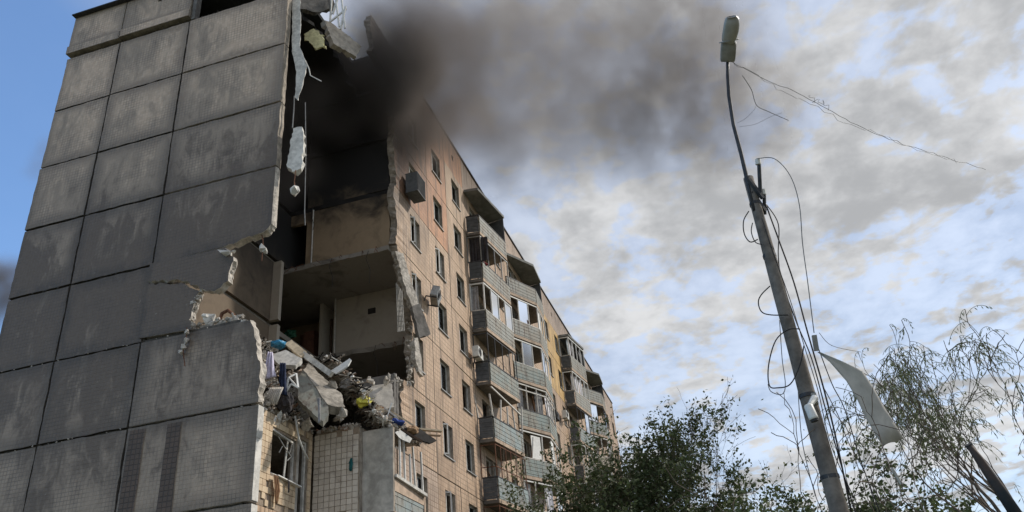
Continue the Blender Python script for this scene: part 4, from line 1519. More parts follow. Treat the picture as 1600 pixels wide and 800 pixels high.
X0 = -0.12
hanging('hanging_concrete', [on(292, 512, 0, X0), on(291, 530, 0, X0), on(286, 548, 0, X0), on(289, 572, 0, X0)],
        [(on(292, 520, 0, X0), (.2, .2, .28)), (on(291, 531, 0, X0), (.18, .18, .3)), (on(287, 542, 0, X0), (.2, .2, .3)), (on(283, 551, 0, X0), (.2, .2, .22))],
        'string of small concrete lumps hanging below the crack in the end wall', seed=1)
hanging('hanging_concrete', [on(409, 366, 0, .1), on(411, 376, 0, .1), on(411, 388, 0, .1), on(409, 408, 0, .1)], [(on(411, 389, 0, .1), (.3, .28, .42))],
        'pear-shaped concrete lump hanging under the bitten panel corner', 'plaster_white', 2)
hanging('hanging_concrete', [on(462, 266, 0, .2), on(460, 284, 0, .2), on(461, 298, 0, .2)], [(on(461, 299, 0, .2), (.42, .42, .4))],
        'round concrete lump dangling below the white slab', 'plaster_white', 3)
chunk('concrete_block', on(352, 396, 0, -.05), (.45, .75, .42), 'plaster_white', 'pale lump of concrete clinging to the cracked wall fragment corner', 'concrete block', 4, 90)
plate('hanging_slab', [(458, 200), (472, 198), (475, 222), (470, 262), (457, 268), (448, 258)], [.3, .4, .4, .3, .25, .25], 0.22, 'plaster_white',
      'white slab hanging at the panel edge above the dangling round lump', 'slab')
plate('hanging_sheet', [(457, 0), (469, 0), (470, 30), (468, 72), (476, 92), (480, 103), (473, 132), (465, 156), (461, 152), (463, 112), (456, 80)], [.3, .35, .35, .3, .35, .4, .35, .3, .3, .3, .28], 0.03, 'white_dirty',
      'long torn white sheet hanging down the panel edge', 'sheet')
tag(MB().tube([on(477, 95, 0, .4), on(483, 108, 0, .4), on(485, 118, 0, .4), on(502, 127, 0, .45)], [.025, .022, .02, .018], 5).build('rebar', 'white_dirty'), 'bent pale bar sticking out of the torn white sheet', 'bar')
tag(MB().tube([on(460, 150, 0, .35), on(459, 175, 0, .35), on(457, 200, 0, .32)], .025, 5).build('cable', 'cable_grey'), 'cord holding the white slab under the torn sheet', 'cord')
tag(MB().tube([on(477, 160, 0, .6), on(478, 240, 0, .6), on(476, 330, 0, .6), on(477, 352, 0, .6)], .018, 5).build('cable', 'cable_grey'), 'long straight cable hanging in front of the black void', 'cable')
plate('insulation_piece', [(474, 52), (490, 45), (505, 54), (508, 72), (494, 76), (482, 64)], [1.2, 1.4, 1.4, 1.3, 1.2, 1.2], 0.1, 'insulation',
      'yellowish insulation piece jammed under the roof slab', 'insulation', rough=.07)
plate('roof_slab', [(504, 34), (520, 36), (566, 72), (556, 90), (524, 66)], [2.0, 2.3, 3.6, 3.3, 2.2], 0.22, 'concrete',
      'broken roof slab tilting down above the burnt flat', 'slab')
plate('roof_slab', [(462, -6), (520, -12), (525, 12), (496, 20), (464, 10)], [.8, 2.0, 2.2, 1.6, .8], 0.22, 'concrete_dark',
      'dark roof slab fragment over the top of the torn corner', 'slab')
fr_ = MB()
for a, c in [((518, -4), (516, 34)), ((524, -6), (530, 42)), ((533, -6), (539, 44)), ((540, 10), (532, 46)), ((516, 34), (541, 14)), ((528, -4), (520, 22))]:
    fr_.bar(on(*a, 0, 2.0), on(*c, 0, 2.1), .07, .06, (1, 0, 0))
tag(fr_.build('window_frame', 'white_paint'), 'smashed white window frame hanging at the roof edge', 'window frame')
# facade strip torn outwards, with its dark inner face
plate('facade_strip', [(617, 392), (630, 396), (646, 446), (655, 476), (646, 482), (636, 455)], [6.5, 6.9, 7.4, 7.8, 7.5, 7.1], 0.2, 'concrete_rough',
      'torn strip of facade wall leaning out beside the gutted room', 'wall fragment')
plate('facade_strip', [(645, 479), (656, 474), (673, 522), (655, 528)], [7.2, 7.6, 8.1, 7.6], 0.16, 'concrete_dark',
      'dark slab flap folded out under the torn facade strip', 'wall fragment')
plate('facade_strip', [(645, 532), (652, 528), (660, 560), (661, 588), (653, 580), (650, 556)], [7.3, 7.5, 7.7, 7.8, 7.5, 7.3], 0.16, 'concrete_rough', 'pale vertical splinter of wall under the dark slab flap', 'wall fragment', rough=.06)
gr_ = MB()
for i in range(5):
    gr_.bar(on(619 + i * 2.2, 442 + i * 3, 0, 6.9), on(622 + i * 2.4, 517, 0, 6.9), .02, .02)
for j in range(7):
    gr_.bar(on(619 + j * .3, 470 + j * 8, 0, 6.9), on(630 + j * .3, 470 + j * 7.8, 0, 6.9), .02, .02)
tag(gr_.build('window_grille', 'white_dirty'), 'white window grille hanging inside the gutted room', 'grille')
MB().box((9.46, .75, z5 + 1.55), (9.5, 1.1, z5 + 1.8)).build('vent', 'burnt', B)
lump('green_cloth', on(453, 523, 0, 9.0), (.3, .5, .4), 'green_paint', 'green cloth bundle in the gutted room by the brown door', 'cloth', .6, 12, 2.2)

# ---- air conditioners
def ac(c, label, yaw=0.0, tilt=(0, 0), size=(.8, .32, .56), mat='plastic_white'):
    e = empty('air_conditioner', c)
    tag(e, label, 'air conditioner', 'air conditioners on the long facade')
    W, D, H = size
    bm = bmesh.new()
    bmesh.ops.create_cube(bm, size=1)
    for v in bm.verts:
        v.co = Vector((v.co.x * W, v.co.y * D, v.co.z * H + H / 2))
    bmesh.ops.bevel(bm, geom=list(bm.edges), offset=.025, segments=2, affect='EDGES')
    me = bpy.data.meshes.new('casing')
    bm.to_mesh(me)
    bm.free()
    me.materials.append(MATS[mat])
    put('casing', me, e)
    m = MB()
    for r_ in (.09, .15, .21):
        pts = [Vector((-.12 + r_ * math.cos(t), -D / 2 - .012, H / 2 + r_ * math.sin(t))) for t in np.linspace(0, 6.283, 17)]
        m.tube(pts, .009, 4, False)
    for t in np.linspace(0, math.pi, 5)[:-1]:
        m.bar((-.12 - .22 * math.cos(t), -D / 2 - .012, H / 2 - .22 * math.sin(t)), (-.12 + .22 * math.cos(t), -D / 2 - .012, H / 2 + .22 * math.sin(t)), .012, .012)
    put('fan_grille', mesh_of('fan_grille', m.v, m.f, 'metal_dark'), e)
    m = MB()
    for sx_ in (-.3, .3):
        m.bar((sx_, D / 2 + .15, -.02), (sx_, -D / 2, -.02), .04, .04).bar((sx_, D / 2 + .15, -.3), (sx_, D / 2 + .15, -.02), .04, .04)
    put('bracket', mesh_of('bracket', m.v, m.f, 'metal_dark'), e)
    e.rotation_euler = (tilt[0], tilt[1], yaw)
    return e


ac(Vector((9.55, YF - .35, fz(5) + 1.55)), 'grey air conditioner tipped outward beside the gutted room', 0.3, (.3, .25), mat='metal_grey')
ac(Vector((15.25, YF - .36, fz(5) + 1.0)), 'white air conditioner at the side of the first balcony column', .05)
ac(Vector((31.6, YF - .36, fz(6) - .1)), 'dark air conditioner right beside the second balcony column', 0.0, mat='metal_dark')
ac(Vector((34.9, YF - .36, fz(6) + .9)), 'small white air conditioner under the yellow painted wall', 0.0)
# old cage box on the sooty wall high up
cg = empty('cage_box', Vector((7.75, YF - .42, fz(7) + .2)))
tag(cg, 'sooty dark cage box bolted high on the facade edge', 'cage box')
m_ = MB().box((-.62, -.3, 0), (.62, -.27, 1.15)).box((-.65, -.33, -.06), (.65, .42, 0)).box((-.65, -.33, 1.15), (.65, .42, 1.2))
put('box', mesh_of('box', m_.v, m_.f, 'side_dark'), cg)
for i in range(7):
    m_ = MB().box((-.6 + i * .19, -.34, 0), (-.57 + i * .19, -.305, 1.15))
    put('cage_bar', mesh_of('cage_bar', m_.v, m_.f, 'metal_dark'), cg)
cg.scale = (.72, .75, .78)
for sx_ in (-.64, .6):
    m_ = MB().box((sx_, -.3, 0), (sx_ + .03, .4, 1.15))
    put('side', mesh_of('side', m_.v, m_.f, 'side_dark'), cg)

rr_ = random.Random(8)
for s_, xb, n_ in ((5, 9.35, 7), (6, 6.45, 12), (4, 8.2, 5)):
    for i in range(n_):
        y = rr_.uniform(-1.1, 3.0)
        z = fz(s_) - rr_.uniform(.05, .17)
        a_ = Vector((xb + .1, y, z))
        L = rr_.uniform(.25, .75)
        b2 = a_ + Vector((-L * .6, rr_.uniform(-.1, .1), rr_.uniform(-.05, .05)))
        c2 = b2 + Vector((-L * .3, rr_.uniform(-.25, .25), -L * rr_.uniform(.1, 1.0)))
        MB().tube([a_, b2, c2], [.012, .012, .01], 5).build('rebar', 'rust', B)
for (y, x) in ((2.6, 9.35), (-1.0, 9.4), (2.2, 6.42)):
    s_ = 6 if x < 8 else 5
    MB().tube([(x, y, fz(s_)), (x, y, fz(s_ + 1) - .21)], .03, 7).build('heating_pipe', 'white_dirty', B)
for i, (x, y, z) in enumerate(((6.3, 1.2, fz(6)), (6.35, -.4, fz(6)), (9.2, .6, fz(5)), (6.4, 2.2, fz(7)))):
    tag(MB().tube([(x, y, z - .1), (x - .12, y + .05, z - .5), (x - .05, y - .1, z - 1.0), (x - .2, y - .15, z - rr_.uniform(1.2, 1.7))], .011, 5).build('cable', 'cable'),
        ['loose wire dangling from the middle of the gutted room ceiling', 'loose wire dangling from the outer end of the gutted room ceiling', 'loose wire dangling over the dark room above the rubble', 'loose wire dangling beside the doorway of the scorched room'][i], 'cable')

# ------------------------------------------------------------------ utility pole with street lamp
PX, PY = -8.37, -13.935
pole = empty('utility_pole', (PX, PY, 0))
tag(pole, 'tall concrete utility pole carrying a street lamp on a curved arm', 'utility pole')
zt = 8.62
n = 26
pts = [Vector((PX + 0.012 * math.sin(i * .5), PY, zt * i / n)) for i in range(n + 1)]
V, Fs = [], []
for i, p in enumerate(pts):
    r_ = 0.148 + (0.078 - 0.148) * i / n
    for j in range(12):
        t = 2 * math.pi * j / 12 + .3
        rr = r_ * (1 + .03 * math.sin(j * 3 + i))
        V.append(p + Vector((math.cos(t) * rr, math.sin(t) * rr, 0)))
for i in range(n):
    for j in range(12):
        a = i * 12 + j
        c = i * 12 + (j + 1) % 12
        Fs.append((a, c, c + 12, a + 12))
Fs.append(tuple(n * 12 + j for j in range(12)))
MB().add(V, Fs).build('shaft', 'pole_concrete', pole, True)
for zc, r_ in ((8.1, .09), (7.18, .098), (5.0, .115), (3.9, .123)):
    MB().tube([(PX, PY, zc), (PX, PY, zc + .05)], r_, 14).build('band', 'metal_dark', pole)
arm = [at(1180, 330, 12.45), at(1168, 283, 12.72), at(1158, 240, 12.95), at(1146, 195, 13.2), at(1139, 150, 13.4), at(1137, 118, 13.55), at(1137, 90, 13.66)]
MB().tube(arm, [.034, .034, .032, .03, .03, .028, .028], 10).build('lamp_arm', 'metal_dark', pole, True)
# lamp head: gear housing and bowl lens, lofted along its axis
A0, A1 = at(1137, 95, 13.66), at(1139, 64, 13.45)
A2, A3 = at(1139, 66, 13.45), at(1141, 26, 13.15)
tocam = (Vector(CAM.tolist()) - A1).normalized()


def loft(path, ws, hs, name, mat, parent, sq=0.5):
    V, Fs = [], []
    m = 16
    for i, p in enumerate(path):
        d = (path[min(i + 1, len(path) - 1)] - path[max(i - 1, 0)]).normalized()
        sd = d.cross(tocam).normalized()
        up_ = sd.cross(d)
        for j in range(m):
            t = 2 * math.pi * j / m
            cx, cy = math.cos(t), math.sin(t)
            cx = math.copysign(abs(cx) ** sq, cx)
            cy = math.copysign(abs(cy) ** sq, cy)
            V.append(p + sd * cx * ws[i] + up_ * cy * hs[i])
    for i in range(len(path) - 1):
        for j in range(m):
            a = i * m + j
            c = i * m + (j + 1) % m
            Fs.append((a, c, c + m, a + m))
    Fs += [tuple(range(m)), tuple(reversed(range((len(path) - 1) * m, len(path) * m)))]
    o = MB().add(V, Fs).build(name, mat, parent, True)
    return o


lh = empty('lamp_head', Vector((0, 0, 0)), pole)
lh.location = A0 - Vector((PX, PY, 0))
bpy.context.view_layer.update()


def lofted(path, ws, hs, name, mat, sq):
    o = loft(path, ws, hs, name, mat, None, sq)
    o.parent = lh
    o.matrix_parent_inverse = lh.matrix_world.inverted()
    return o


hp = [A0.lerp(A1, t) for t in (0, .04, .15, .5, .85, 1.0)]
lofted(hp, [.07, .115, .125, .128, .125, .1], [.05, .08, .085, .085, .08, .06], 'gear_housing', 'lamp_housing', 0.35)
sidev = (A3 - A2).normalized().cross(tocam).normalized()
lp = [A2.lerp(A3, t) + sidev * (.05 * math.sin(t * 2.2) - .02) for t in (0, .08, .25, .5, .75, .92, 1.0)]
lofted(lp, [.08, .11, .125, .13, .125, .11, .07], [.05, .085, .10, .11, .10, .08, .03], 'bowl_lens', 'lamp_lens', 0.6)
o = MB().tube([A1 + sidev * (.15 * math.cos(t)) + tocam * (.12 * math.sin(t)) + (A3 - A2).normalized() * (.03 * math.cos(t)) for t in np.linspace(0, 2 * math.pi, 18)], .012, 6, False).build('clamp_ring', 'metal_grey', None)
o.parent = lh
o.matrix_parent_inverse = lh.matrix_world.inverted()
# insulator pins and bracket at the pole top
for (a, c, r_) in (((1186, 258), (1188, 300), .03), ((1194, 305), (1195, 335), .028)):
    MB().tube([at(*c, 12.55), at(*a, 12.6)], r_, 8).build('insulator_pin', 'metal_dark', pole)
    MB().tube([at(a[0] - 1, a[1] - 1, 12.6), at(a[0] - 2, a[1] - 9, 12.62)], [.045, .04], 8).build('insulator', 'plastic_white', pole)
MB().bar(at(1170, 280, 12.6), at(1192, 310, 12.5), .05, .05).bar(at(1175, 300, 12.6), at(1196, 330, 12.5), .04, .05).build('bracket', 'metal_dark', pole)

def wire(px_d, r_, label, name='cable', mat='cable', cat='cable', n=6, wob=0.0):
    pts = [at(*q) for q in px_d]
    # smooth with catmull-rom
    P_ = [pts[0]] + pts + [pts[-1]]
    out = []
    for i in range(1, len(P_) - 2):
        for t in np.linspace(0, 1, n, endpoint=False):
            a, b_, c, d = P_[i - 1], P_[i], P_[i + 1], P_[i + 2]
            out.append(0.5 * ((2 * b_) + (c - a) * t + (2 * a - 5 * b_ + 4 * c - d) * t * t + (3 * b_ - a - 3 * c + d) * t ** 3) + Vector((rnd(-wob, wob), rnd(-wob, wob), rnd(-wob, wob))))
    out.append(pts[-1])
    return tag(MB().tube(out, r_, 5).build(name, mat, smooth=True), label, cat)


random.seed(5)
wire([(1182, 248, 12.6), (1210, 248, 12.4), (1235, 275, 12.2), (1249, 320, 12.0), (1254, 380, 11.8), (1262, 440, 11.5), (1272, 520, 11.2)], .007, 'thin cable arcing out from the topmost insulator', mat='cable_grey')
wire([(1196, 318, 12.5), (1215, 370, 12.2), (1240, 440, 11.9), (1262, 520, 11.4), (1285, 600, 11.0), (1305, 680, 10.7), (1330, 800, 10.3)], .012, 'thick black cable running down the lit side of the pole')
wire([(1198, 320, 12.5), (1216, 350, 12.3), (1216, 400, 12.1), (1222, 440, 11.9), (1245, 505, 11.5), (1268, 560, 11.2), (1290, 640, 10.9), (1318, 740, 10.5), (1336, 800, 10.3)], .009, 'slack black cable looping beside the thick pole cable')
wire([(1190, 340, 12.3), (1210, 400, 12.0), (1235, 470, 11.7), (1258, 545, 11.3), (1278, 610, 11.0), (1300, 700, 10.6), (1345, 800, 10.3)], .006, 'thin cable drifting away from the pole foot')
wire([(1170, 330, 12.3), (1162, 345, 12.2), (1163, 365, 12.2), (1172, 378, 12.1), (1184, 374, 12.1)], .009, 'small wire coil hanging off the upper pole', name='cable_coil')
wire([(1176, 348, 12.2), (1174, 362, 12.2), (1180, 378, 12.1), (1190, 382, 12.0)], .008, 'second short loop of wire beside the upper pole coil', name='cable_coil')
wire([(1203, 447, 11.7), (1190, 460, 11.6), (1185, 472, 11.6), (1190, 487, 11.5), (1205, 492, 11.5), (1232, 492, 11.4)], .009, 'open loop of cable on the pole above the big ring', name='cable_coil')
wire([(1250, 514, 11.2), (1232, 515, 11.2), (1212, 532, 11.2), (1201, 570, 11.1), (1202, 602, 11.0), (1215, 606, 11.0), (1235, 600, 11.0), (1250, 570, 11.1), (1256, 540, 11.2)], .009, 'big drooping ring of cable at mid pole', name='cable_coil')
wire([(1218, 500, 11.3), (1222, 560, 11.2), (1227, 600, 11.1), (1222, 616, 11.0), (1205, 612, 11.0), (1200, 600, 11.0)], .006, 'thin wire tail under the big cable ring', mat='cable_grey')
wire([(1247, 612, 11.0), (1252, 680, 10.8), (1262, 730, 10.7), (1274, 775, 10.5)], .006, 'straight wire falling on the shaded side of the pole', mat='cable_grey')
wire([(1279, 545, 11.0), (1300, 600, 10.9), (1320, 640, 10.8), (1345, 720, 10.5), (1375, 800, 10.2)], .007, 'cable sagging from the pole behind the torn sheet')
wire([(1284, 600, 11.1), (1310, 650, 10.9), (1325, 690, 10.8), (1352, 740, 10.6), (1370, 800, 10.4)], .006, 'crooked thin cable below the torn sheet')
# frayed overhead line
wire([(1143, 97, 13.6), (1210, 130, 14.4), (1265, 155, 15.2), (1320, 185, 16.2), (1380, 213, 17.4), (1440, 234, 18.6), (1490, 250, 19.8), (1540, 265, 21)], .0055, 'long frayed overhead wire trailing away from the lamp', mat='cable_grey', wob=.02)
wire([(1150, 99, 13.6), (1215, 140, 14.4), (1270, 162, 15.2), (1330, 195, 16.2), (1390, 217, 17.4), (1450, 240, 18.6), (1500, 252, 19.8)], .0035, 'finer strand twisted along the frayed overhead wire', mat='cable_grey', wob=.05)
wire([(1262, 150, 15.2), (1275, 158, 15.4), (1288, 162, 15.5), (1296, 170, 15.7)], .004, 'knot of stray strands on the frayed overhead wire', mat='cable_grey', wob=.06)
wire([(1160, 118, 13.7), (1174, 140, 13.8), (1182, 164, 13.9), (1200, 174, 14.0), (1232, 188, 14.2)], .006, 'loose wire fork hanging beside the lamp arm', mat='cable_grey')
wire([(1152, 192, 13.5), (1165, 185, 13.6), (1178, 172, 13.8), (1182, 164, 13.9)], .003, 'hair-thin wire joining the loose fork to the arm', mat='cable_grey')
wire([(1155, 198, 13.5), (1180, 194, 13.7), (1205, 182, 14.0), (1222, 176, 14.1)], .003, 'hair-thin wire below the loose fork', mat='cable_grey')
wire([(1280, 520, 11.0), (1300, 540, 11.2), (1345, 550, 11.6)], .004, 'short faint wire above the torn sheet', mat='cable_grey')
# small junction box, camera, sheet
tag(MB().bar(at(1272, 524, 10.95), at(1276, 548, 10.9), .09, .06, (0, 1, 0)).build('junction_box', 'lamp_housing'), 'small grey junction box where the pole cables meet', 'junction box')
sc_ = empty('security_camera', at(1268, 640, 10.7))
tag(sc_, 'white security camera fixed on the pole', 'security camera')
c0, c1 = at(1262, 632, 10.55), at(1272, 655, 10.45)
MB().tube([c0, c0.lerp(c1, .1), c0.lerp(c1, .85), c1], [.04, .058, .06, .06], 12).build('body', 'plastic_white', sc_, True)
MB().tube([c1, c1 + (c1 - c0).normalized() * .03], [.052, .05], 12).build('lens', 'cable', sc_)
MB().tube([at(1273, 622, 10.75), at(1266, 632, 10.6), at(1265, 638, 10.55)], [.05, .035, .03], 8).build('mount', 'plastic_white', sc_)
MB().bar(at(1270, 615, 10.82), at(1276, 632, 10.75), .1, .05, (0, 1, 0)).build('base_plate', 'lamp_housing', sc_)

edgeL = [(1277, 550), (1296, 566), (1322, 596), (1338, 622), (1352, 650), (1368, 678), (1380, 697)]
edgeR = [(1281, 550), (1318, 566), (1347, 580), (1364, 604), (1380, 632), (1396, 658), (1411, 685)]
V, Fs = [], []
nu_ = 8
for i, (a, c) in enumerate(zip(edgeL, edgeR)):
    t = i / 6
    a_, c_ = at(*a, 10.95 - .5 * t), at(*c, 10.9 - .25 * t)
    for j in range(nu_ + 1):
        u = j / nu_
        V.append(a_.lerp(c_, u) + Vector((-.8, -.2, .3)) * (.018 * math.sin(u * 7 + t * 6) * (0.3 + t)))
for i in range(6):
    for j in range(nu_):
        k = i * (nu_ + 1) + j
        Fs.append((k, k + 1, k + nu_ + 2, k + nu_ + 1))
o = MB().add(V, Fs).build('torn_sheet', 'plastic_sheet', smooth=True)
md = o.modifiers.new('thick', 'SOLIDIFY')
md.thickness = 0.006
tag(o, 'torn grey plastic sheet blown out from the pole cables', 'plastic sheet')
cloth('hanging_strip', [at(1391, 733, 10.6), at(1400, 748, 10.55), at(1407, 758, 10.5)], [at(1394, 731, 10.6), at(1404, 746, 10.55), at(1411, 757, 10.5)], 'plastic_sheet',
      'small grey scrap caught in branches below the torn sheet', 'scrap', .01)
# leaning painted post at the lower right
pp = empty('leaning_post', at(1575, 770, 9.0))
tag(pp, 'thick dark scorched post leaning across the willow trunk', 'post')
MB().tube([at(1515, 697, 9.3), at(1530, 718, 9.2), at(1560, 762, 9.0), at(1600, 822, 8.7)], [.035, .048, .062, .07], 12).build('shaft', 'post_paint', pp, True)
MB().tube([at(1513, 694, 9.31), at(1517, 700, 9.3)], [.04, .042], 12).build('cap', 'metal_dark', pp)

# ------------------------------------------------------------------ trees
def grow(root, height, spread, levels, nb_, rs, droop=0.0, trunk_r=0.14, trunk_frac=0.35, lean=(0, 0), up_bias=0.25, gnarl=0.18, split=2):
    """tapered trunk with limbs; returns (branch polylines with radii, twig list)"""
    br, twigs = [], []

    def limb(p, d, L, r_, lv):
        n_ = 6
        pts, rad = [p.copy()], [r_]
        for i in range(n_):
            d = (d + Vector((rs.gauss(0, gnarl), rs.gauss(0, gnarl), rs.gauss(0, gnarl) + up_bias * .12 * (1 if lv < levels else .2) - droop * (lv >= levels) * .3))).normalized()
            p = p + d * (L / n_)
            pts.append(p.copy())
            rad.append(r_ * (1 - .62 * (i + 1) / n_))
        br.append((pts, rad))
        if lv >= levels:
            twigs.append(pts)
            return
        k = nb_[lv] if lv < len(nb_) else 3
        for i in range(k):
            t = rs.uniform(.35, 1.0) if lv else rs.uniform(trunk_frac, 1.0)
            if i < split:
                t = 1.0
            ix = min(int(t * n_), n_ - 1)
            q = pts[ix].lerp(pts[ix + 1], t * n_ - ix)
            dd_ = (pts[ix + 1] - pts[ix]).normalized()
            az = rs.uniform(0, 2 * math.pi)
            sidev_ = dd_.cross(Vector((math.cos(az), math.sin(az), .3))).normalized()
            ang = rs.uniform(.35, .95) * spread
            nd = (dd_ * math.cos(ang) + sidev_ * math.sin(ang) + Vector((0, 0, up_bias * .4))).normalized()
            limb(q, nd, L * rs.uniform(.5, .78), rad[ix] * rs.uniform(.5, .7), lv + 1)
    limb(Vector(root), Vector((lean[0], lean[1], 1)).normalized(), height * .5, trunk_r, 0)
    return br, twigs


def tree(label, root, height, leaf, seed, levels=4, nb_=(6, 4, 4, 3), spread=1.0, leaves=9000, lsize=(.16, .09), droop=0.0, trunk_r=.16, lean=(0, 0),
         bark='bark', name='tree', group=None, strand=0, clear=0.35, up_bias=.25, gnarl=.18, scatter=.12, bare=0.0, cat='tree', shape=None):
    rs = random.Random(seed)
    e = empty(name, root)
    tag(e, label, cat, group)
    br, tw = grow(root, height, spread, levels, nb_, rs, droop, trunk_r, clear, lean, up_bias, gnarl)
    # fit the crown to the wanted height
    zmax = max(max(p.z for p in pts) for pts, _ in br)
    sc = height / max(zmax, .1)
    for pts, rad in br:
        for p in pts:
            p.z *= sc
            if shape:
                p.x = root[0] + (p.x - root[0]) * shape
                p.y = root[1] + (p.y - root[1]) * shape
    if strand:
        tips = {id(t) for t in tw}
        br = [q for q in br if id(q[0]) not in tips or q[0][-1].z > height * .68 or rs.random() < .15]
    m = MB()
    for pts, rad in br:
        m.tube(pts, [max(.005, q) for q in rad], 6 if rad[0] > .03 else 4, False)
    m.build('trunk', bark, e, True)
    V, Fs = [], []
    Vn = []

    def leaf_at(c, d, L, W):
        sd = d.cross(Vector((rs.uniform(-1, 1), rs.uniform(-1, 1), rs.uniform(-1, 1))))
        if sd.length < 1e-4:
            return
        sd.normalize()
        k = len(Vn)
        Vn.extend([c, c + d * L * .5 + sd * W * .5, c + d * L, c + d * L * .5 - sd * W * .5])
        Fs.append((k, k + 1, k + 2, k + 3))
    if strand:
        # weeping strands with narrow leaves
        for q in range(strand):
            pts = tw[rs.randrange(len(tw))]
            if pts[-1].z < height * .7 and rs.random() < .93:
                continue
            p = pts[rs.randrange(2, len(pts))].copy()
            d = (pts[-1] - pts[0]).normalized()
            d = Vector((d.x + rs.gauss(0, .4), d.y + rs.gauss(0, .4), rs.uniform(.0, .5))).normalized()
            L = rs.uniform(.2, .7)
            st_ = []
            ns = 9
            for i in range(ns):
                d = (d + Vector((rs.gauss(0, .06), rs.gauss(0, .06), -.26))).normalized()
                st_.append(p.copy())
                p = p + d * L / ns
            m2 = MB().tube(st_, .004, 3, False)
            k = len(Vn)
            Vn.extend(m2.v)
            Fs.extend([tuple(i + k for i in f) for f in m2.f])
            for i in range(1, ns):
                for _ in range(max(1, leaves // (strand * ns))):
                    dd_ = (d * .6 + Vector((rs.gauss(0, .5), rs.gauss(0, .5), -.5))).normalized()
                    leaf_at(st_[i] + Vector((rs.gauss(0, .01), rs.gauss(0, .01), rs.gauss(0, .01))), dd_, rs.uniform(.6, 1.2) * lsize[0], rs.uniform(.7, 1.2) * lsize[1])
    else:
        live = [t for t in tw if rs.random() > bare]
        wts = [rs.random() ** 2.2 + .04 for _ in live]
        picks = rs.choices(range(len(live)), wts, k=leaves)
        for q in range(leaves):
            pts = live[picks[q]]
            i = rs.randrange(1, len(pts) - 1)
            p = pts[i].lerp(pts[i + 1], rs.random())
            p = p + Vector((rs.gauss(0, scatter), rs.gauss(0, scatter), rs.gauss(0, scatter)))
            d = Vector((rs.gauss(0, 1), rs.gauss(0, 1), rs.gauss(-.25, .8))).normalized()
            s_ = rs.uniform(.45, 1.35)
            leaf_at(p, d, lsize[0] * s_, lsize[1] * s_)
    MB().add(Vn, Fs).build('crown', leaf, e)
    return e


def spot(px, py, d):
    p = at(px, py, d)
    return (p.x, p.y, 0.0), p.z


r0, h0 = spot(930, 632, 34)
tree('dense dark tree in front of the far balconies', r0, h0, 'leaf_dark', 1, leaves=23000, lsize=(.17, .09), nb_=(9, 6, 5, 4), spread=.85, shape=.85, clear=.25, group='trees before the block')
r0, h0 = spot(1010, 628, 32)
tree('tall tree with upright bare twig tips beside the block', r0, h0, 'leaf_dark', 2, leaves=13000, lsize=(.15, .08), nb_=(9, 6, 5, 4), spread=.7, up_bias=.8, clear=.25, bare=.35, shape=.9, group='trees before the block')
r0, h0 = spot(1115, 668, 30)
tree('leafy tree with an open top right of the twig-tipped tree', r0, h0, 'leaf_mid', 3, leaves=7500, lsize=(.16, .09), nb_=(8, 6, 5, 4), spread=.9, up_bias=.5, clear=.25, group='trees before the block')
r0, h0 = spot(1065, 712, 28)
tree('low round dark tree filling the gap under the open-topped tree', r0, h0, 'leaf_dark', 4, leaves=19000, lsize=(.16, .09), nb_=(8, 5, 4, 4), spread=1.1, clear=.2, group='trees before the block')
r0, h0 = spot(1195, 708, 23)
tree('young maple-like tree between the dark trees and the pole', r0, h0, 'leaf_mid', 5, leaves=8000, lsize=(.13, .08), nb_=(7, 4, 4, 3), spread=.95, clear=.3, shape=.8, group='trees before the block')
r0, h0 = spot(1340, 758, 24)
tree('dark bushy tree low behind the pole foot', r0, h0, 'leaf_dark', 6, leaves=9000, lsize=(.15, .09), nb_=(8, 5, 4, 3), spread=1.1, clear=.2, group='trees before the block')
r0, h0 = spot(882, 655, 36)
tree('slender pale tree with bare twigs against the balconies', r0, h0, 'leaf_mid', 8, leaves=2600, lsize=(.15, .09), nb_=(7, 4, 4, 3), spread=.7, clear=.2, shape=.55, bark='bark_grey', bare=.4, trunk_r=.1, group='trees before the block')
r0, h0 = spot(1545, 772, 22)
tree('dark tree low behind the willow', r0, h0, 'leaf_dark', 9, leaves=6000, lsize=(.15, .09), nb_=(8, 5, 4, 3), spread=1.1, clear=.2, group='trees before the block')
r0, h0 = spot(1560, 502, 13.2)
tree('weeping willow with thin drooping leaf strands', r0, h0, 'leaf_willow', 12, levels=4, nb_=(6, 4, 4, 3), spread=.8, leaves=15000, lsize=(.085, .016), strand=850, trunk_r=.13, clear=.5, gnarl=.2, name='willow_tree', up_bias=.6, shape=.8)
r0, h0 = spot(1345, 610, 11.3)
tree('small nearly bare tree with crooked branches behind the torn sheet', r0, h0, 'leaf_willow', 15, levels=3, nb_=(5, 4, 3), spread=1.15, leaves=70, lsize=(.045, .015), trunk_r=.06, clear=.45, gnarl=.26, name='bare_tree', up_bias=.3)

# ------------------------------------------------------------------ smoke
nb, bs, out = newmat('smoke')
nb.t.nodes.remove(bs)
pv = nb.n('ShaderNodeVolumePrincipled')
pv.inputs['Color'].default_value = (0.29, 0.258, 0.24, 1)
pv.inputs['Density'].default_value = 1.0
pv.inputs['Anisotropy'].default_value = 0.2
nb.l(pv.outputs[0], out.inputs['Volume'])


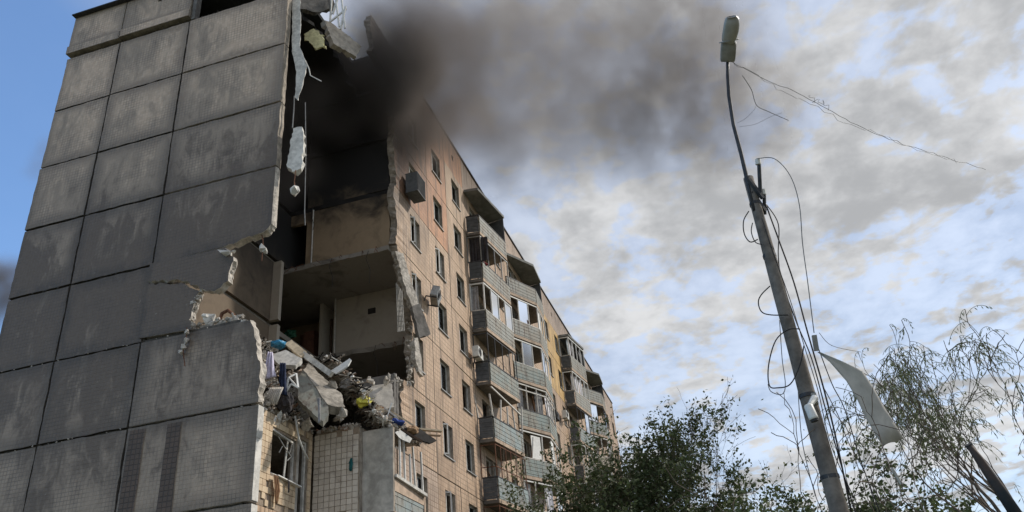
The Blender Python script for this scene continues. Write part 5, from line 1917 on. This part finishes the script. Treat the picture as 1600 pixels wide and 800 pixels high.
def smoke(name, label, blobs, res, nscale, seed):
    lo = Vector([min(c[i] - r_ for c, r_, d in blobs) for i in range(3)])
    hi = Vector([max(c[i] + r_ for c, r_, d in blobs) for i in range(3)])
    g_ = bpy.data.node_groups.new(name, 'GeometryNodeTree')
    g_.interface.new_socket('Geometry', in_out='INPUT', socket_type='NodeSocketGeometry')
    g_.interface.new_socket('Geometry', in_out='OUTPUT', socket_type='NodeSocketGeometry')
    nb = NB(g_)
    go = nb.n('NodeGroupOutput')
    pos = nb.n('GeometryNodeInputPosition').outputs[0]
    warp = nb.n('ShaderNodeTexNoise')
    warp.inputs['Scale'].default_value = nscale * .6
    warp.inputs['Detail'].default_value = 3
    nb.l(pos, warp.inputs['Vector'])
    wp = nb.v('ADD', pos, nb.v('SCALE', nb.v('SUBTRACT', warp.outputs['Color'], (.5, .5, .5)), 3.2))
    tot = None
    for c, r_, d in blobs:
        dist = nb.v('DISTANCE', wp, tuple(c))
        v_ = nb.m('MULTIPLY', nb.ss(dist, r_ * .15, r_, 1.0, 0.0), d)
        tot = v_ if tot is None else nb.m('ADD', tot, v_)
    nz = nb.noise(nb.v('ADD', pos, (seed, seed * 2.0, 0)), nscale * 1.25, 7, .62, .7)
    f = nb.m('MULTIPLY', tot, nb.ss(nz, .38, .64, 0.2, 1.5))
    vc = nb.n('GeometryNodeVolumeCube')
    nb.l(f, vc.inputs['Density'])
    vc.inputs['Min'].default_value = lo
    vc.inputs['Max'].default_value = hi
    for i, ax in enumerate('XYZ'):
        vc.inputs['Resolution ' + ax].default_value = max(8, int((hi[i] - lo[i]) / res))
    sm_ = nb.n('GeometryNodeSetMaterial')
    sm_.inputs['Material'].default_value = MATS['smoke']
    nb.l(vc.outputs[0], sm_.inputs['Geometry'])
    nb.l(sm_.outputs[0], go.inputs[0])
    me = bpy.data.meshes.new(name)
    me.materials.append(MATS['smoke'])
    o = put(name, me)
    md = o.modifiers.new('smoke', 'NODES')
    md.node_group = g_
    return tag(o, label, 'smoke', kind='stuff')


BL = [(Vector((3.4, 2.4, 24.4)), 2.6, .8), (Vector((3.6, 2.4, 21.4)), 2.2, .3), (Vector((4.8, .9, 25.0)), 2.4, .8), (Vector((5.4, -1.8, 25.6)), 2.4, .7), (Vector((6.6, -2.4, 24.0)), 2.0, .4)]
# px, py, depth, radius in photo pixels, optical thickness
for px, py, d, rp, dn in [(600, 80, 35.5, 95, 2.6), (635, 130, 36, 95, 2.4), (660, 90, 37.5, 120, 2.2), (705, 120, 40, 130, 1.20), (760, 100, 45, 160, 0.85), (830, 110, 54, 170, 0.70), (900, 60, 64, 170, 0.65),
                          (870, 200, 62, 160, 0.85), (960, 170, 74, 165, 0.90), (1040, 180, 84, 170, 1.2), (1000, 50, 80, 170, .85), (1120, 120, 92, 165, .85), (740, 0, 43, 170, 0.70), (745, 180, 44, 110, .9),
                          (620, 0, 36, 120, 1.0), (690, 190, 38, 100, 1.3), (1080, 20, 88, 160, .65), (640, 220, 36, 75, .9), (790, 215, 50, 140, .9), (1180, 190, 92, 155, .6), (850, 10, 58, 160, 0.55)]:
    r_ = rp * d / F_PX
    BL.append((at(px, py, d), r_, dn / r_))
smoke('smoke', 'dark brown-grey smoke pouring from the torn corner and drifting over the roof', BL, .40, .24, 4.0)
smoke('smoke', 'small dark smoke wisp behind the clear-sky edge of the end wall', [(at(-10, 468, 46), 2.6, .9), (at(14, 445, 46), 1.6, .5), (at(78, 245, 44), 1.3, .25), (at(60, 270, 44), 1.2, .2)], .3, .6, 9.0)
